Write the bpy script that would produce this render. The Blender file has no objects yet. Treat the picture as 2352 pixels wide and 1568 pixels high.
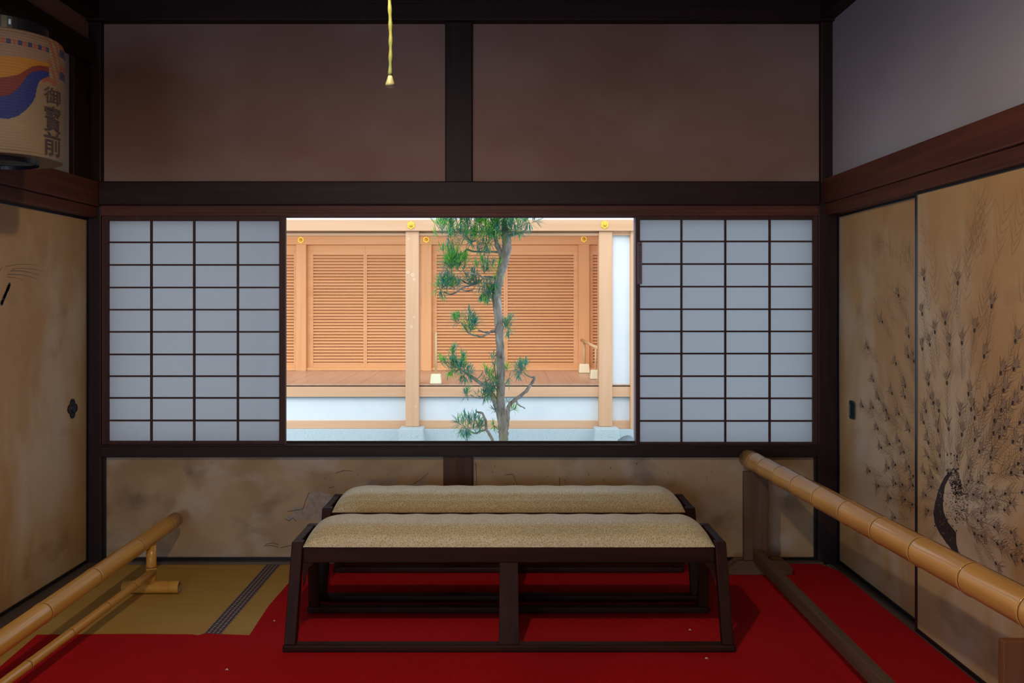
import bpy, bmesh, math, random
from mathutils import Vector, Matrix
PI = math.pi
sc = bpy.context.scene
COL = sc.collection

# ------------------------------------------------------------------ camera, world, lights, exposure
F, CX, CY, H, D = 2134.0, 1160.0, 691.0, 1.34, 4.75     # focal length in px, vanishing point, eye height, wall distance
cam = bpy.data.cameras.new('camera'); cam_o = bpy.data.objects.new('camera', cam); COL.objects.link(cam_o)
cam.sensor_width = 36; cam.lens = F / 2352 * 36
cam.shift_x = (1176 - CX) / 2352; cam.shift_y = -(784 - CY) / 2352
cam_o.location = (0, 0, H); cam_o.rotation_euler = (PI / 2, 0, 0)
cam.clip_start = 0.05; cam.clip_end = 100
sc.camera = cam_o
sc.view_settings.view_transform = 'Standard'; sc.view_settings.look = 'None'
sc.view_settings.gamma = 1; sc.view_settings.use_curve_mapping = False
sc.view_settings.exposure = 0.0
sc.cycles.use_denoising = True
sc.cycles.max_bounces = 8; sc.cycles.diffuse_bounces = 5; sc.cycles.transmission_bounces = 4
sc.cycles.sample_clamp_indirect = 4

w = bpy.data.worlds.new('world'); sc.world = w; w.use_nodes = True
nt = w.node_tree; bg = nt.nodes['Background']
geo = nt.nodes.new('ShaderNodeTexCoord'); sep = nt.nodes.new('ShaderNodeSeparateXYZ')
rmp = nt.nodes.new('ShaderNodeValToRGB')
rmp.color_ramp.elements[0].position = 0.45; rmp.color_ramp.elements[0].color = (0.72, 0.86, 1.0, 1)
rmp.color_ramp.elements[1].position = 0.9; rmp.color_ramp.elements[1].color = (0.86, 0.93, 1.0, 1)
mth = nt.nodes.new('ShaderNodeMath'); mth.operation = 'MULTIPLY_ADD'; mth.inputs[1].default_value = .5; mth.inputs[2].default_value = .5
nt.links.new(geo.outputs['Generated'], sep.inputs[0]); nt.links.new(sep.outputs['Z'], mth.inputs[0])
nt.links.new(mth.outputs[0], rmp.inputs[0]); nt.links.new(rmp.outputs[0], bg.inputs['Color'])
bg.inputs['Strength'].default_value = 1.75

def area(name, loc, rot, sx, sy, power, color):
    l = bpy.data.lights.new(name, 'AREA'); l.shape = 'RECTANGLE'; l.size = sx; l.size_y = sy
    l.energy = power; l.color = color
    o = bpy.data.objects.new(name, l); COL.objects.link(o); o.location = loc; o.rotation_euler = rot
    return o
# daylight coming in through the open side of the room behind the camera
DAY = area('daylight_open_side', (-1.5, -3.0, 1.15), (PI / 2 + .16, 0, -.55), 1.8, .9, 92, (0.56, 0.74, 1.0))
# thin cloud lets a broad soft sun reach the corridor over the roof of this room
sl = bpy.data.lights.new('hazy_sun', 'SUN'); sl.energy = 1.6; sl.angle = math.radians(35); sl.color = (1.0, .97, .93)
so = bpy.data.objects.new('hazy_sun', sl); COL.objects.link(so); so.location = (-4, -6, 12)
so.rotation_euler = Vector((.30, 1.0, -.72)).to_track_quat('-Z', 'Y').to_euler()

# ------------------------------------------------------------------ mesh helpers
def X(px, d): return (px - CX) * d / F
def Z(py, d): return H - (py - CY) * d / F
def P(px, py, d): return Vector((X(px, d), d, Z(py, d)))

class MB:
    def __init__(s): s.v = []; s.f = []; s.m = []; s.sm = []
    def add(s, v, f, m=0, smooth=False):
        b = len(s.v); s.v += [tuple(p) for p in v]
        for q in f: s.f.append([b + i for i in q]); s.m.append(m); s.sm.append(smooth)
        return s
    def box(s, x0, x1, y0, y1, z0, z1, m=0):
        if x0 > x1: x0, x1 = x1, x0
        if y0 > y1: y0, y1 = y1, y0
        if z0 > z1: z0, z1 = z1, z0
        v = [(x0,y0,z0),(x1,y0,z0),(x1,y1,z0),(x0,y1,z0),(x0,y0,z1),(x1,y0,z1),(x1,y1,z1),(x0,y1,z1)]
        return s.add(v, [(0,3,2,1),(4,5,6,7),(0,1,5,4),(1,2,6,5),(2,3,7,6),(3,0,4,7)], m)
    def hexa(s, bot, top, m=0):     # two quads of four corners, bottom and top, same winding (ccw from above)
        return s.add(list(bot) + list(top), [(0,3,2,1),(4,5,6,7),(0,1,5,4),(1,2,6,5),(2,3,7,6),(3,0,4,7)], m)
    def tube(s, pts, rad, n=10, cap=True, m=0):
        pts = [Vector(p) for p in pts]
        if not hasattr(rad, '__len__'): rad = [rad] * len(pts)
        b = len(s.v); up = None
        for i, p in enumerate(pts):
            t = (pts[min(i+1, len(pts)-1)] - pts[max(i-1, 0)])
            if t.length < 1e-9: t = Vector((0,0,1))
            t.normalize()
            if up is None: up = t.orthogonal().normalized()
            up = (up - t * up.dot(t))
            up = up.normalized() if up.length > 1e-6 else t.orthogonal().normalized()
            sd = t.cross(up)
            for k in range(n):
                a = 2 * PI * k / n
                s.v.append(tuple(p + (up * math.cos(a) + sd * math.sin(a)) * rad[i]))
        for i in range(len(pts) - 1):
            for k in range(n):
                a, c = b + i*n + k, b + i*n + (k+1) % n
                s.f.append([a, c, c + n, a + n]); s.m.append(m); s.sm.append(True)
        if cap:
            s.f.append([b + k for k in range(n)][::-1]); s.m.append(m); s.sm.append(False)
            e = b + (len(pts)-1)*n
            s.f.append([e + k for k in range(n)]); s.m.append(m); s.sm.append(False)
        return s
    def lathe(s, prof, c, axis='z', n=32, m=0, smooth=True):   # prof: list of (radius, height)
        c = Vector(c); b = len(s.v)
        for r, h in prof:
            for k in range(n):
                a = 2*PI*k/n; q = (r*math.cos(a), r*math.sin(a), h)
                if axis == 'y': q = (q[0], -q[2], q[1])
                if axis == 'x': q = (q[2], q[0], q[1])
                s.v.append(tuple(c + Vector(q)))
        for i in range(len(prof)-1):
            for k in range(n):
                a, d_ = b+i*n+k, b+i*n+(k+1)%n
                s.f.append([a, d_, d_+n, a+n]); s.m.append(m); s.sm.append(smooth)
        return s
    def build(s, name, mat, parent=None, bevel=0, loc=None):
        me = bpy.data.meshes.new(name)
        off = Vector((0,0,0))
        if parent is not None: off = world_loc(parent)
        elif loc is not None: off = Vector(loc)
        me.from_pydata([tuple(Vector(p) - off) for p in s.v], [], s.f)
        for mm in (mat if isinstance(mat, (list, tuple)) else [mat]): me.materials.append(mm)
        me.polygons.foreach_set('material_index', s.m); me.polygons.foreach_set('use_smooth', s.sm)
        me.update()
        o = bpy.data.objects.new(name, me); COL.objects.link(o)
        if parent is not None: o.parent = parent
        elif loc is not None: o.location = loc
        if bevel:
            bm = bmesh.new(); bm.from_mesh(me)
            bmesh.ops.recalc_face_normals(bm, faces=bm.faces)
            bm.to_mesh(me); bm.free()
            md = o.modifiers.new('bevel', 'BEVEL'); md.width = bevel; md.segments = 2; md.limit_method = 'ANGLE'
            md.angle_limit = math.radians(40)
        return o
def world_loc(o):
    l = Vector((0,0,0))
    while o is not None: l = l + o.location; o = o.parent
    return l
def thing(name, label, cat, loc, group=None):
    o = bpy.data.objects.new(name, None); COL.objects.link(o); o.location = loc; o.empty_display_size = .1
    return tag(o, label, cat, group)
def tag(o, label, cat=None, group=None, kind=None):
    o['label'] = label
    if cat: o['category'] = cat
    if group: o['group'] = group
    if kind: o['kind'] = kind
    return o
def struct(o, label=None):
    o['kind'] = 'structure'
    if label: o['label'] = label
    return o
def sroot(name, loc, label=None):
    o = bpy.data.objects.new(name, None); COL.objects.link(o); o.location = loc; o.empty_display_size = .1
    return struct(o, label)

# ------------------------------------------------------------------ materials
def mat(name, base, base2=None, rough=.6, scale=(3,3,3), detail=5, bump=0, bscale=None, spec=.5, metal=0, lo=.35, hi=.65, dist=0, sheen=0, extra=None):
    m = bpy.data.materials.new(name); m.use_nodes = True
    n = m.node_tree.nodes; L = m.node_tree.links; b = n['Principled BSDF']
    b.inputs['Roughness'].default_value = rough; b.inputs['Metallic'].default_value = metal
    b.inputs['Specular IOR Level'].default_value = spec
    if sheen: b.inputs['Sheen Weight'].default_value = sheen; b.inputs['Sheen Roughness'].default_value = .4
    b.inputs['Base Color'].default_value = (*base, 1)
    tc = n.new('ShaderNodeTexCoord')
    def noise(scl, det, ds=0):
        mp = n.new('ShaderNodeMapping'); mp.inputs['Scale'].default_value = scl
        L.new(tc.outputs['Object'], mp.inputs[0])
        t = n.new('ShaderNodeTexNoise'); t.inputs['Scale'].default_value = 1; t.inputs['Detail'].default_value = det
        t.inputs['Distortion'].default_value = ds
        L.new(mp.outputs[0], t.inputs['Vector']); return t
    if base2:
        t = noise(scale, detail, dist)
        r = n.new('ShaderNodeValToRGB'); r.color_ramp.elements[0].position = lo; r.color_ramp.elements[1].position = hi
        r.color_ramp.elements[0].color = (*base2, 1); r.color_ramp.elements[1].color = (*base, 1)
        L.new(t.outputs['Fac'], r.inputs[0]); col = r.outputs[0]
        if extra:      # a second layer: (colour, scale, lo, hi, strength)
            for (c2, s2, l2, h2, k2) in extra:
                t2 = noise(s2, 6, .3)
                mr = n.new('ShaderNodeMapRange'); mr.inputs['From Min'].default_value = l2; mr.inputs['From Max'].default_value = h2
                mr.inputs['To Max'].default_value = k2
                L.new(t2.outputs['Fac'], mr.inputs['Value'])
                mx = n.new('ShaderNodeMix'); mx.data_type = 'RGBA'
                L.new(mr.outputs[0], mx.inputs['Factor']); L.new(col, mx.inputs['A']); mx.inputs['B'].default_value = (*c2, 1)
                col = mx.outputs['Result']
        L.new(col, b.inputs['Base Color'])
    if bump:
        t = noise(bscale or scale, 6)
        bp = n.new('ShaderNodeBump'); bp.inputs['Strength'].default_value = bump; bp.inputs['Distance'].default_value = .01
        L.new(t.outputs['Fac'], bp.inputs['Height']); L.new(bp.outputs[0], b.inputs['Normal'])
    return m
def wood(name, base, base2, axis, rough=.55, k=1, bump=.15, spec=.22):
    sc_ = {'x': (1.2*k, 28*k, 28*k), 'y': (28*k, 1.2*k, 28*k), 'z': (28*k, 28*k, 1.2*k)}[axis]
    return mat(name, base, base2, rough, sc_, 6, bump, lo=.3, hi=.7, dist=.4, spec=spec)
DK1, DK2 = (.026,.009,.007), (.013,.005,.004)
M = {}
for ax in 'xyz':
    M['dark_'+ax] = wood('dark_wood_'+ax, DK1, DK2, ax)
    M['red_'+ax] = wood('brown_wood_'+ax, (.115,.034,.020), (.06,.018,.011), ax)
    M['shoji_'+ax] = wood('lattice_wood_'+ax, (.065,.024,.018), (.035,.014,.011), ax)
    M['hinoki_'+ax] = wood('cypress_wood_'+ax, (.80,.475,.24), (.72,.395,.18), ax, rough=.5, k=.6, bump=.05, spec=.3)
    M['front_'+ax] = wood('pale_cypress_wood_'+ax, (.72,.455,.285), (.64,.38,.215), ax, rough=.5, k=.6, bump=.05, spec=.3)
    M['bench_'+ax] = wood('bench_wood_'+ax, (.034,.0105,.006), (.017,.006,.004), ax, rough=.5, spec=.08)
    M['stand_'+ax] = wood('stand_wood_'+ax, (.125,.072,.042), (.07,.038,.022), ax)
M['near_stand'] = wood('amber_stand_wood', (.20,.072,.026), (.11,.04,.016), 'z')
M['post_low'] = wood('post_wood', (.090,.034,.016), (.048,.018,.009), 'z')
M['plaster'] = mat('upper_wall_paper', (.27,.165,.135), (.19,.085,.06), .75, (1.2,1.2,1.8), 3, lo=.3, hi=.7)
M['plaster_side'] = mat('side_wall_paper', (.35,.345,.40), (.30,.28,.315), .75, (1.1,1.1,1.5), 3, lo=.3, hi=.7)
M['gold'] = mat('aged_gold_paper', (.52,.345,.165), (.43,.235,.085), .55, (1.7,1.7,1.5), 7, bump=.04, bscale=(40,40,40), lo=.35, hi=.65, dist=.6,
    extra=[((.60,.49,.36), (2.4,2.4,1.3), .48, .68, .85), ((.20,.11,.05), (2.3,2.3,4.2), .60, .80, .7)])
M['gold_low'] = mat('worn_gold_paper', (.40,.265,.14), (.29,.17,.075), .6, (2.6,2.6,3.4), 8, bump=.06, bscale=(50,50,50), lo=.35, hi=.65, dist=.8,
    extra=[((.42,.33,.25), (3.6,3.6,5.5), .50, .66, .8), ((.13,.075,.045), (4.3,4.3,5.2), .58, .74, .75)])
M['lacquer'] = mat('black_lacquer', (.008,.007,.010), rough=.3)
M['threshold'] = wood('threshold_wood', (.12,.085,.07), (.07,.05,.042), 'y')
M['threshold_x'] = wood('threshold_wood_x', (.12,.085,.07), (.07,.05,.042), 'x')
M['ceil'] = wood('ceiling_wood', (.04,.022,.015), (.02,.011,.008), 'y')
M['white'] = mat('white_plaster', (.74,.82,.87), (.71,.79,.85), .8, (4,4,4), 3)
M['granite'] = mat('granite', (.52,.62,.66), (.22,.30,.33), .7, (160,160,160), 3, lo=.28, hi=.44)
M['gravel'] = mat('pale_gravel', (.62,.66,.66), (.40,.44,.44), .9, (40,40,40), 6, bump=.5)
M['brass'] = mat('gilt_metal', (.90,.62,.08), rough=.4, metal=.25)
M['bark'] = mat('grey_bark', (.52,.49,.46), (.13,.105,.075), .85, (26,26,9), 9, bump=.9, bscale=(60,60,25), lo=.3, hi=.72, dist=.5,
    extra=[((.30,.29,.10), (14,14,7), .52, .68, .7)])
M['leaf'] = mat('leaf_blue_green', (.16,.46,.37), (.09,.31,.25), .25, (30,30,30), 2, spec=.6)
M['leaf2'] = mat('leaf_fresh_green', (.30,.74,.10), (.16,.54,.10), .30, (30,30,30), 2, spec=.5)
M['carpet'] = mat('red_felt', (.45,.0065,.011), (.35,.005,.008), .95, (140,140,140), 4, bump=.25, bscale=(300,300,300), sheen=0, spec=.1)
M['bamboo'] = mat('old_bamboo', (.66,.36,.065), (.50,.23,.04), .27, (22,1.2,22), 5, lo=.3, hi=.75, spec=.5)
M['bamboo_red'] = mat('amber_bamboo', (.66,.36,.105), (.50,.235,.055), .20, (24,1.4,24), 5, lo=.3, hi=.75, spec=.5)
M['bamboo_node'] = mat('bamboo_joint', (.10,.045,.02), rough=.6)
M['bamboo_in'] = mat('bamboo_inside', (.30,.20,.10), rough=.8)
M['tatami'] = mat('tatami_straw', (.50,.31,.060), (.40,.23,.04), .65, (2.5,260,4), 4, bump=.25, bscale=(8,420,8), lo=.3, hi=.7,
    extra=[((.52,.35,.12), (3,5,3), .5, .7, .5)])
M['ink'] = mat('ink_dark', (.030,.018,.018), rough=.8)
M['ink_mid'] = mat('ink_grey', (.150,.092,.070), rough=.8)
M['ink_pale'] = mat('ink_wash', (.27,.18,.115), rough=.8)
M['cord'] = mat('yellow_green_cord', (.135,.13,.016), (.075,.11,.025), .6, (60,60,30), 3)
M['knob'] = mat('cord_knob', (.22,.20,.09), rough=.4)
M['iron'] = mat('dark_bronze', (.025,.018,.022), rough=.4, metal=.5)
M['pull_green'] = mat('verdigris_rim', (.03,.07,.055), rough=.4, metal=.4)
M['cream'] = mat('cream_wrapping', (.86,.82,.58), rough=.7)
M['note'] = mat('aged_note_paper', (.16,.125,.15), rough=.9)
M['rock'] = mat('blue_grey_rock', (.22,.30,.34), (.12,.16,.18), .85, (12,12,12), 5)
M['lint'] = mat('white_lint', (.6,.5,.5), rough=.9)

def shader(name, rough=.9):
    m = bpy.data.materials.new(name); m.use_nodes = True; return m, m.node_tree.nodes, m.node_tree.links
for nm in ('leaf', 'leaf2'):
    n = M[nm].node_tree.nodes; L = M[nm].node_tree.links; pb = n['Principled BSDF']
    tr = n.new('ShaderNodeBsdfTranslucent'); mx = n.new('ShaderNodeMixShader'); mx.inputs[0].default_value = .35
    L.new(pb.inputs['Base Color'].links[0].from_socket, tr.inputs[0])
    L.new(pb.outputs[0], mx.inputs[1]); L.new(tr.outputs[0], mx.inputs[2]); L.new(mx.outputs[0], n['Material Output'].inputs[0])
# translucent paper of the sliding windows
m, n, L = shader('window_paper'); n.remove(n['Principled BSDF'])
tr = n.new('ShaderNodeBsdfTranslucent'); tr.inputs[0].default_value = (.47,.52,.59,1)
df = n.new('ShaderNodeBsdfDiffuse'); df.inputs[0].default_value = (.36,.385,.43,1)
mx = n.new('ShaderNodeMixShader'); mx.inputs[0].default_value = .62
L.new(tr.outputs[0], mx.inputs[2]); L.new(df.outputs[0], mx.inputs[1]); L.new(mx.outputs[0], n['Material Output'].inputs[0])
M['paper'] = m
# brocade of the bench cushions: woven flower pattern in two golds
m, n, L = shader('gold_brocade'); b = n['Principled BSDF']; tc = n.new('ShaderNodeTexCoord')
v1 = n.new('ShaderNodeTexVoronoi'); v1.feature = 'DISTANCE_TO_EDGE'; v1.inputs['Scale'].default_value = 105
v2 = n.new('ShaderNodeTexNoise'); v2.inputs['Scale'].default_value = 150; v2.inputs['Detail'].default_value = 5; v2.inputs['Distortion'].default_value = 1.5
L.new(tc.outputs['Object'], v1.inputs['Vector']); L.new(tc.outputs['Object'], v2.inputs['Vector'])
mu = n.new('ShaderNodeMath'); mu.operation = 'MULTIPLY_ADD'; mu.inputs[1].default_value = 1.4; L.new(v1.outputs['Distance'], mu.inputs[0]); 
L.new(v2.outputs['Fac'], mu.inputs[2])
r = n.new('ShaderNodeValToRGB'); r.color_ramp.elements[0].position = .45; r.color_ramp.elements[1].position = .85
r.color_ramp.elements[0].color = (.68,.57,.37,1); r.color_ramp.elements[1].color = (.46,.33,.13,1)
L.new(mu.outputs[0], r.inputs[0]); L.new(r.outputs[0], b.inputs['Base Color']); b.inputs['Roughness'].default_value = .40; b.inputs['Sheen Weight'].default_value = .3
bp = n.new('ShaderNodeBump'); bp.inputs['Strength'].default_value = .4; bp.inputs['Distance'].default_value = .004
L.new(mu.outputs[0], bp.inputs['Height']); L.new(bp.outputs[0], b.inputs['Normal'])
M['brocade'] = m
# woven tatami edging: overlapping round scales, pale lines on purple-grey
m, n, L = shader('tatami_edging'); b = n['Principled BSDF']; tc = n.new('ShaderNodeTexCoord')
mp = n.new('ShaderNodeMapping'); mp.inputs['Scale'].default_value = (1, 54, 0); L.new(tc.outputs['Generated'], mp.inputs[0])
def vm(op, a, bb=None):
    q = n.new('ShaderNodeVectorMath'); q.operation = op
    if hasattr(a, 'links'): L.new(a, q.inputs[0])
    if bb is not None: q.inputs[1].default_value = bb
    return q
rings = []
for off in ((0,0,0), (.5,.5,0)):
    a = vm('ADD', mp.outputs[0], off); f = vm('FRACTION', a.outputs[0]); c = vm('SUBTRACT', f.outputs[0], (.5,.5,0)); l = vm('LENGTH', c.outputs[0])
    q = n.new('ShaderNodeMath'); q.operation = 'MULTIPLY'; q.inputs[1].default_value = 17; L.new(l.outputs['Value'], q.inputs[0])
    s_ = n.new('ShaderNodeMath'); s_.operation = 'SINE'; L.new(q.outputs[0], s_.inputs[0]); rings.append((s_, l))
lt = n.new('ShaderNodeMath'); lt.operation = 'LESS_THAN'; L.new(rings[0][1].outputs['Value'], lt.inputs[0]); lt.inputs[1].default_value = .40
mxf = n.new('ShaderNodeMix'); L.new(lt.outputs[0], mxf.inputs[0]); L.new(rings[1][0].outputs[0], mxf.inputs[2]); L.new(rings[0][0].outputs[0], mxf.inputs[3])
r = n.new('ShaderNodeValToRGB'); r.color_ramp.elements[0].position = .35; r.color_ramp.elements[1].position = .65
r.color_ramp.elements[0].color = (.045,.03,.04,1); r.color_ramp.elements[1].color = (.46,.38,.40,1)
L.new(mxf.outputs[0], r.inputs[0]); L.new(r.outputs[0], b.inputs['Base Color']); b.inputs['Roughness'].default_value = .8
M['edging'] = m

random.seed(7)
# ------------------------------------------------------------------ the room
XL, XR, YB, ZC = -2.13, 1.70, 4.75, 2.87
YF = -1.3
o = MB().box(-2.35, 1.95, YF, 4.87, -.25, -.05).build('floor', M['threshold']); struct(o)
o = MB().box(-2.35, 1.95, YF, 4.87, ZC, ZC + .06).build('ceiling', M['ceil']); struct(o)
mb = MB()
mb.box(-2.35, -2.19, YF, 4.87, -.05, ZC); struct(mb.build('wall_left', M['plaster_side']))
mb = MB(); mb.box(1.765, 1.95, YF, 4.87, -.05, ZC); struct(mb.build('wall_right', M['plaster_side']))
# upper plaster of side walls comes out to the beam plane
MBs = MB().box(1.675, 1.765, YF, 4.75, 1.94, ZC).build('wall_right_upper', M['plaster_side']); MBs.name = 'wall_right_upper'; struct(MBs)
# back wall: plaster panels above and papered panels below the window
mb = MB(); mb.box(-2.19, 1.80, 4.785, 4.86, 1.83, ZC); struct(mb.build('wall_back', M['plaster']), 'brown papered wall panels above the window')
mb = MB(); mb.box(-2.19, 1.80, 4.775, 4.86, -.05, .57); o = mb.build('wall_back_lower', M['gold_low']); struct(o, 'worn gold papered wall panels below the window')
# scars, peeled patches and cracks of the papered dado
sp = MB()
def blob(mb, px, py, rx, ry, m, n=24, jag=.35, d=4.7742, rot=0):
    c = P(px, py, 4.775); s = 4.775 / F
    pts = []
    for k in range(n):
        a = 2*PI*k/n; q = 1 - jag * random.random()
        ex, ez = rx*q*math.cos(a)*s, ry*q*math.sin(a)*s
        pts.append((c.x + ex*math.cos(rot) - ez*math.sin(rot), d, c.z + ex*math.sin(rot) + ez*math.cos(rot)))
    mb.add([(c.x, d, c.z)] + pts, [(0, 1+(k+1) % n, 1+k) for k in range(n)], m)
def crack(mb, pl, wd, m):
    for (a, b_) in zip(pl, pl[1:]):
        p, q = P(a[0], a[1], 4.775), P(b_[0], b_[1], 4.775); p.y = q.y = 4.7722
        t = (q - p); nrm = Vector((-t.z, 0, t.x)).normalized() * wd / 2
        mb.add([p - nrm, q - nrm, q + nrm, p + nrm], [(0,1,2,3)], m)
patches = [(735,1150,34,24),(700,1178,34,20),(745,1180,22,30),(668,1190,10,8),(860,1112,22,14),(900,1108,20,14),(945,1116,26,9),(970,1112,12,14),(690,1280,30,8)]
for k, a in enumerate(patches): blob(sp, *a, 0, d=4.7744 - k*.00018)
for k in range(26):
    x, y = random.uniform(700, 750), random.uniform(1158, 1192); crack(sp, [(x, y), (x + random.uniform(1, 4), y + random.uniform(-2, 2))], random.uniform(.0015, .0035), 1)
for pl in [[(1700-1040,1174),(672,1172),(686,1170),(696,1168)],[(655,1190),(664,1196),(672,1188),(680,1196)],[(696,1168),(702,1150),(710,1130)],
           [(606,1253),(625,1252),(640,1256)],[(645,1257),(658,1254),(668,1252),(676,1258)],[(948,1112),(968,1100),(984,1086)],
           [(1092,1060),(1095,1100),(1093,1118)],[(1160,1090),(1178,1088),(1188,1112)],[(640,1250),(625,1246),(610,1250)],[(1150+460/3.41,1080+55/3.41),(1150+462/3.41,1080+130/3.41)],
           [(770,1086),(790,1080),(810,1081)],[(755,1120),(768,1117)]]:
    crack(sp, pl, .0020, 2)
for k in range(24):
    x = random.uniform(700, 1650); y = random.uniform(1075, 1195) if x < 760 else random.uniform(1062, 1120)
    crack(sp, [(x, y), (x + random.uniform(-3, 3), y + random.uniform(-5, 5))], random.uniform(.0012,.003), 2)
o = sp.build('wall_back_patches', [mat('bare_paper_backing', (.34,.27,.23), (.26,.20,.165), .9, (40,40,40), 4), mat('bare_paper_dark', (.20,.145,.15), rough=.9), M['ink']])
struct(o, 'peeled patches and cracks of the papered dado')

ti = [0]
def trim(mb, mt, bevel=.004, label=None):
    ti[0] += 1
    return struct(mb.build('trim_%d' % ti[0], mt, bevel=bevel), label)
# posts
trim(MB().box(-2.17, -2.065, 4.75, 4.87, -.05, ZC), M['dark_z'], .008, 'dark left corner post')
trim(MB().box(1.60, 1.705, 4.75, 4.87, -.05, 1.945), M['dark_z'], .008, 'dark right corner post below the lintel')
trim(MB().box(1.616, 1.70, 4.75, 4.87, 1.94, ZC), M['dark_z'], .006, 'dark right corner post above the lintel')
trim(MB().box(X(1022,D), X(1085,D), 4.755, 4.87, 1.93, ZC), M['dark_z'], .006, 'dark post between the upper panels')
trim(MB().box(X(1018,D), X(1085,D), 4.755, 4.85, 0, .56), M['post_low'], .004, 'brown post below the window sill')
# lintels of the back wall
trim(MB().box(-2.065, 1.60, 4.715, 4.80, 1.828, 1.948), M['dark_x'], .006, 'dark upper lintel beam of back wall')
mb = MB().box(-2.065, 1.60, 4.745, 4.87, 1.79, 1.828).box(-2.065, 1.60, 4.745, 4.757, 1.775, 1.79).box(-2.065, 1.60, 4.80, 4.812, 1.775, 1.79).box(-2.065, 1.60, 4.855, 4.87, 1.775, 1.79)
trim(mb, M['red_x'], .001, 'grooved head rail above the window')
trim(MB().box(-2.19, 1.80, 4.715, 4.80, 2.765, ZC), M['dark_x'], .005, 'dark top beam of back wall')
# window sill
mb = MB().box(-2.065, 1.60, 4.735, 4.875, .547, .598).box(-2.065, 1.60, 4.735, 4.750, .598, .607).box(-2.065, 1.60, 4.792, 4.800, .598, .607).box(-2.065, 1.60, 4.86, 4.875, .598, .607)
trim(mb, M['dark_x'], .0015, 'dark window sill rail')
# thin frames of the dado
mb = MB()
for (a, b_) in ((240, 1018), (1087, 1872)):
    x0, x1 = X(a, D), X(b_, D)
    mb.box(x0-.012, x0, 4.762, 4.776, .02, .547).box(x1, x1+.012, 4.762, 4.776, .02, .547).box(x0-.012, x1+.012, 4.760, 4.776, .012, .026).box(x0, x1, 4.762, 4.776, .538, .547)
trim(mb, M['lacquer'], 0, 'thin black frames of the lower panels')
mb = MB().box(X(1872,D)+.012, 1.60, 4.752, 4.80, 0, .547).box(-2.065, X(240,D)-.012, 4.752, 4.80, 0, .547)
trim(mb, M['dark_z'], 0, 'narrow dark strips beside the corner posts')
struct(MB().box(-2.065, 1.62, 4.725, 4.80, -.05, .012).build('baseboard_back', M['threshold_x'], bevel=.002))
# side lintels
trim(MB().box(1.625, 1.70, YF, 4.75, 1.838, 1.962), M['red_y'], .006, 'brown lintel beam of right wall')
trim(MB().box(1.64, 1.765, YF, 4.75, 1.778, 1.838), M['red_y'], .004, 'grooved brown head rail of right wall')
trim(MB().box(-2.19, -2.065, YF, 4.75, 1.822, 1.947), M['red_y'], .006, 'brown lintel beam of left wall')
trim(MB().box(-2.19, -2.085, YF, 4.75, 1.765, 1.822), M['red_y'], .004, 'grooved brown head rail of left wall')
trim(MB().box(1.60, 1.765, YF, 4.715, 2.773, ZC), M['dark_y'], .005, 'dark top beam of right wall')
trim(MB().box(-2.19, -2.06, YF, 4.715, 2.776, ZC), M['dark_y'], .005, 'dark top beam of left wall')
trim(MB().box(-2.19, -2.09, YF, 4.75, 2.548, 2.655), M['dark_y'], .005, 'dark beam above the transom panel of left wall')
trim(MB().box(-2.19, -2.115, 4.56, 4.75, 1.947, 2.548), M['dark_z'], .004, 'dark jamb beside the transom panel')
struct(MB().box(-2.19, -2.13, YF, 4.75, 2.655, 2.776).build('wall_left_upper', M['plaster']))
struct(MB().box(-2.19, -2.14, YF, 4.56, 1.947, 2.548).build('wall_left_transom', M['plaster_side']), 'grey papered panel behind the lantern')
struct(MB().box(-2.19, -2.055, YF, 4.75, -.05, .004).build('baseboard_left', M['threshold'], bevel=.002))
struct(MB().box(1.655, 1.765, YF, 4.75, -.05, .004).build('baseboard_right', M['threshold'], bevel=.002))
# the side behind the camera stays open to the garden below its lintel
struct(MB().box(-2.35, 1.95, YF-.1, YF, 1.78, ZC+.06).box(.3, 1.95, YF-.1, YF, -.25, 1.78).build('wall_front', M['plaster_side']))

struct(MB().box(-6, 5, YF-2.6, YF-.1, 2.3, 2.36).build('added_shade_eaves_rear', M['ceil']))  # eaves added out of view to keep the sun off the open side
# ------------------------------------------------------------------ paper windows
def shoji(name, pxs, bars, rows, ytop, ybot, y, label):
    x0, xa, xb, x1 = [X(p, y) for p in pxs]
    root = sroot(name, (x0, y, .60), label)
    zt, zb = Z(ytop, y), Z(ybot, y)
    fr = MB().box(x0, xa, y, y+.03, .600, 1.785).box(xb, x1, y, y+.03, .600, 1.785).box(xa, xb, y+.001, y+.03, zt, 1.785).box(xa, xb, y+.001, y+.03, .600, zb)
    fr.build('window_frame', M['shoji_z'], root, bevel=.0015)
    la = MB()
    for b_ in bars: la.box(X(b_, y)-.0045, X(b_, y)+.0045, y+.004, y+.02, zb, zt)
    for r_ in rows: la.box(xa, xb, y+.006, y+.018, Z(r_, y)-.0042, Z(r_, y)+.0042)
    la.build('lattice', M['shoji_x'], root)
    MB().add([(xa, y+.0205, zb), (xb, y+.0205, zb), (xb, y+.0205, zt), (xa, y+.0205, zt)], [(0,1,2,3)]).build('paper', M['paper'], root)
    return root
w1 = shoji('window_1', (238, 248, 641, 655), (346, 444.5, 545), (556,608,660,711,762,814,864,914,966), 507, 1013, 4.757,
      'sliding paper window with dark lattice, left of the opening')
w2 = shoji('window_2', (1461, 1470, 1868, 1880), (1566,1667,1769), (554,606,658,710,761,812,864,915,967), 504.5, 1015.5, 4.757,
      'sliding paper window with dark lattice, right of the opening')
MB().box(-2.068, X(240,4.76), 4.76, 4.86, .60, 1.79).build('jamb', M['red_z'], w1)
MB().box(X(1880,4.76), 1.602, 4.76, 4.86, .60, 1.79).build('jamb', M['red_z'], w2)
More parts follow.
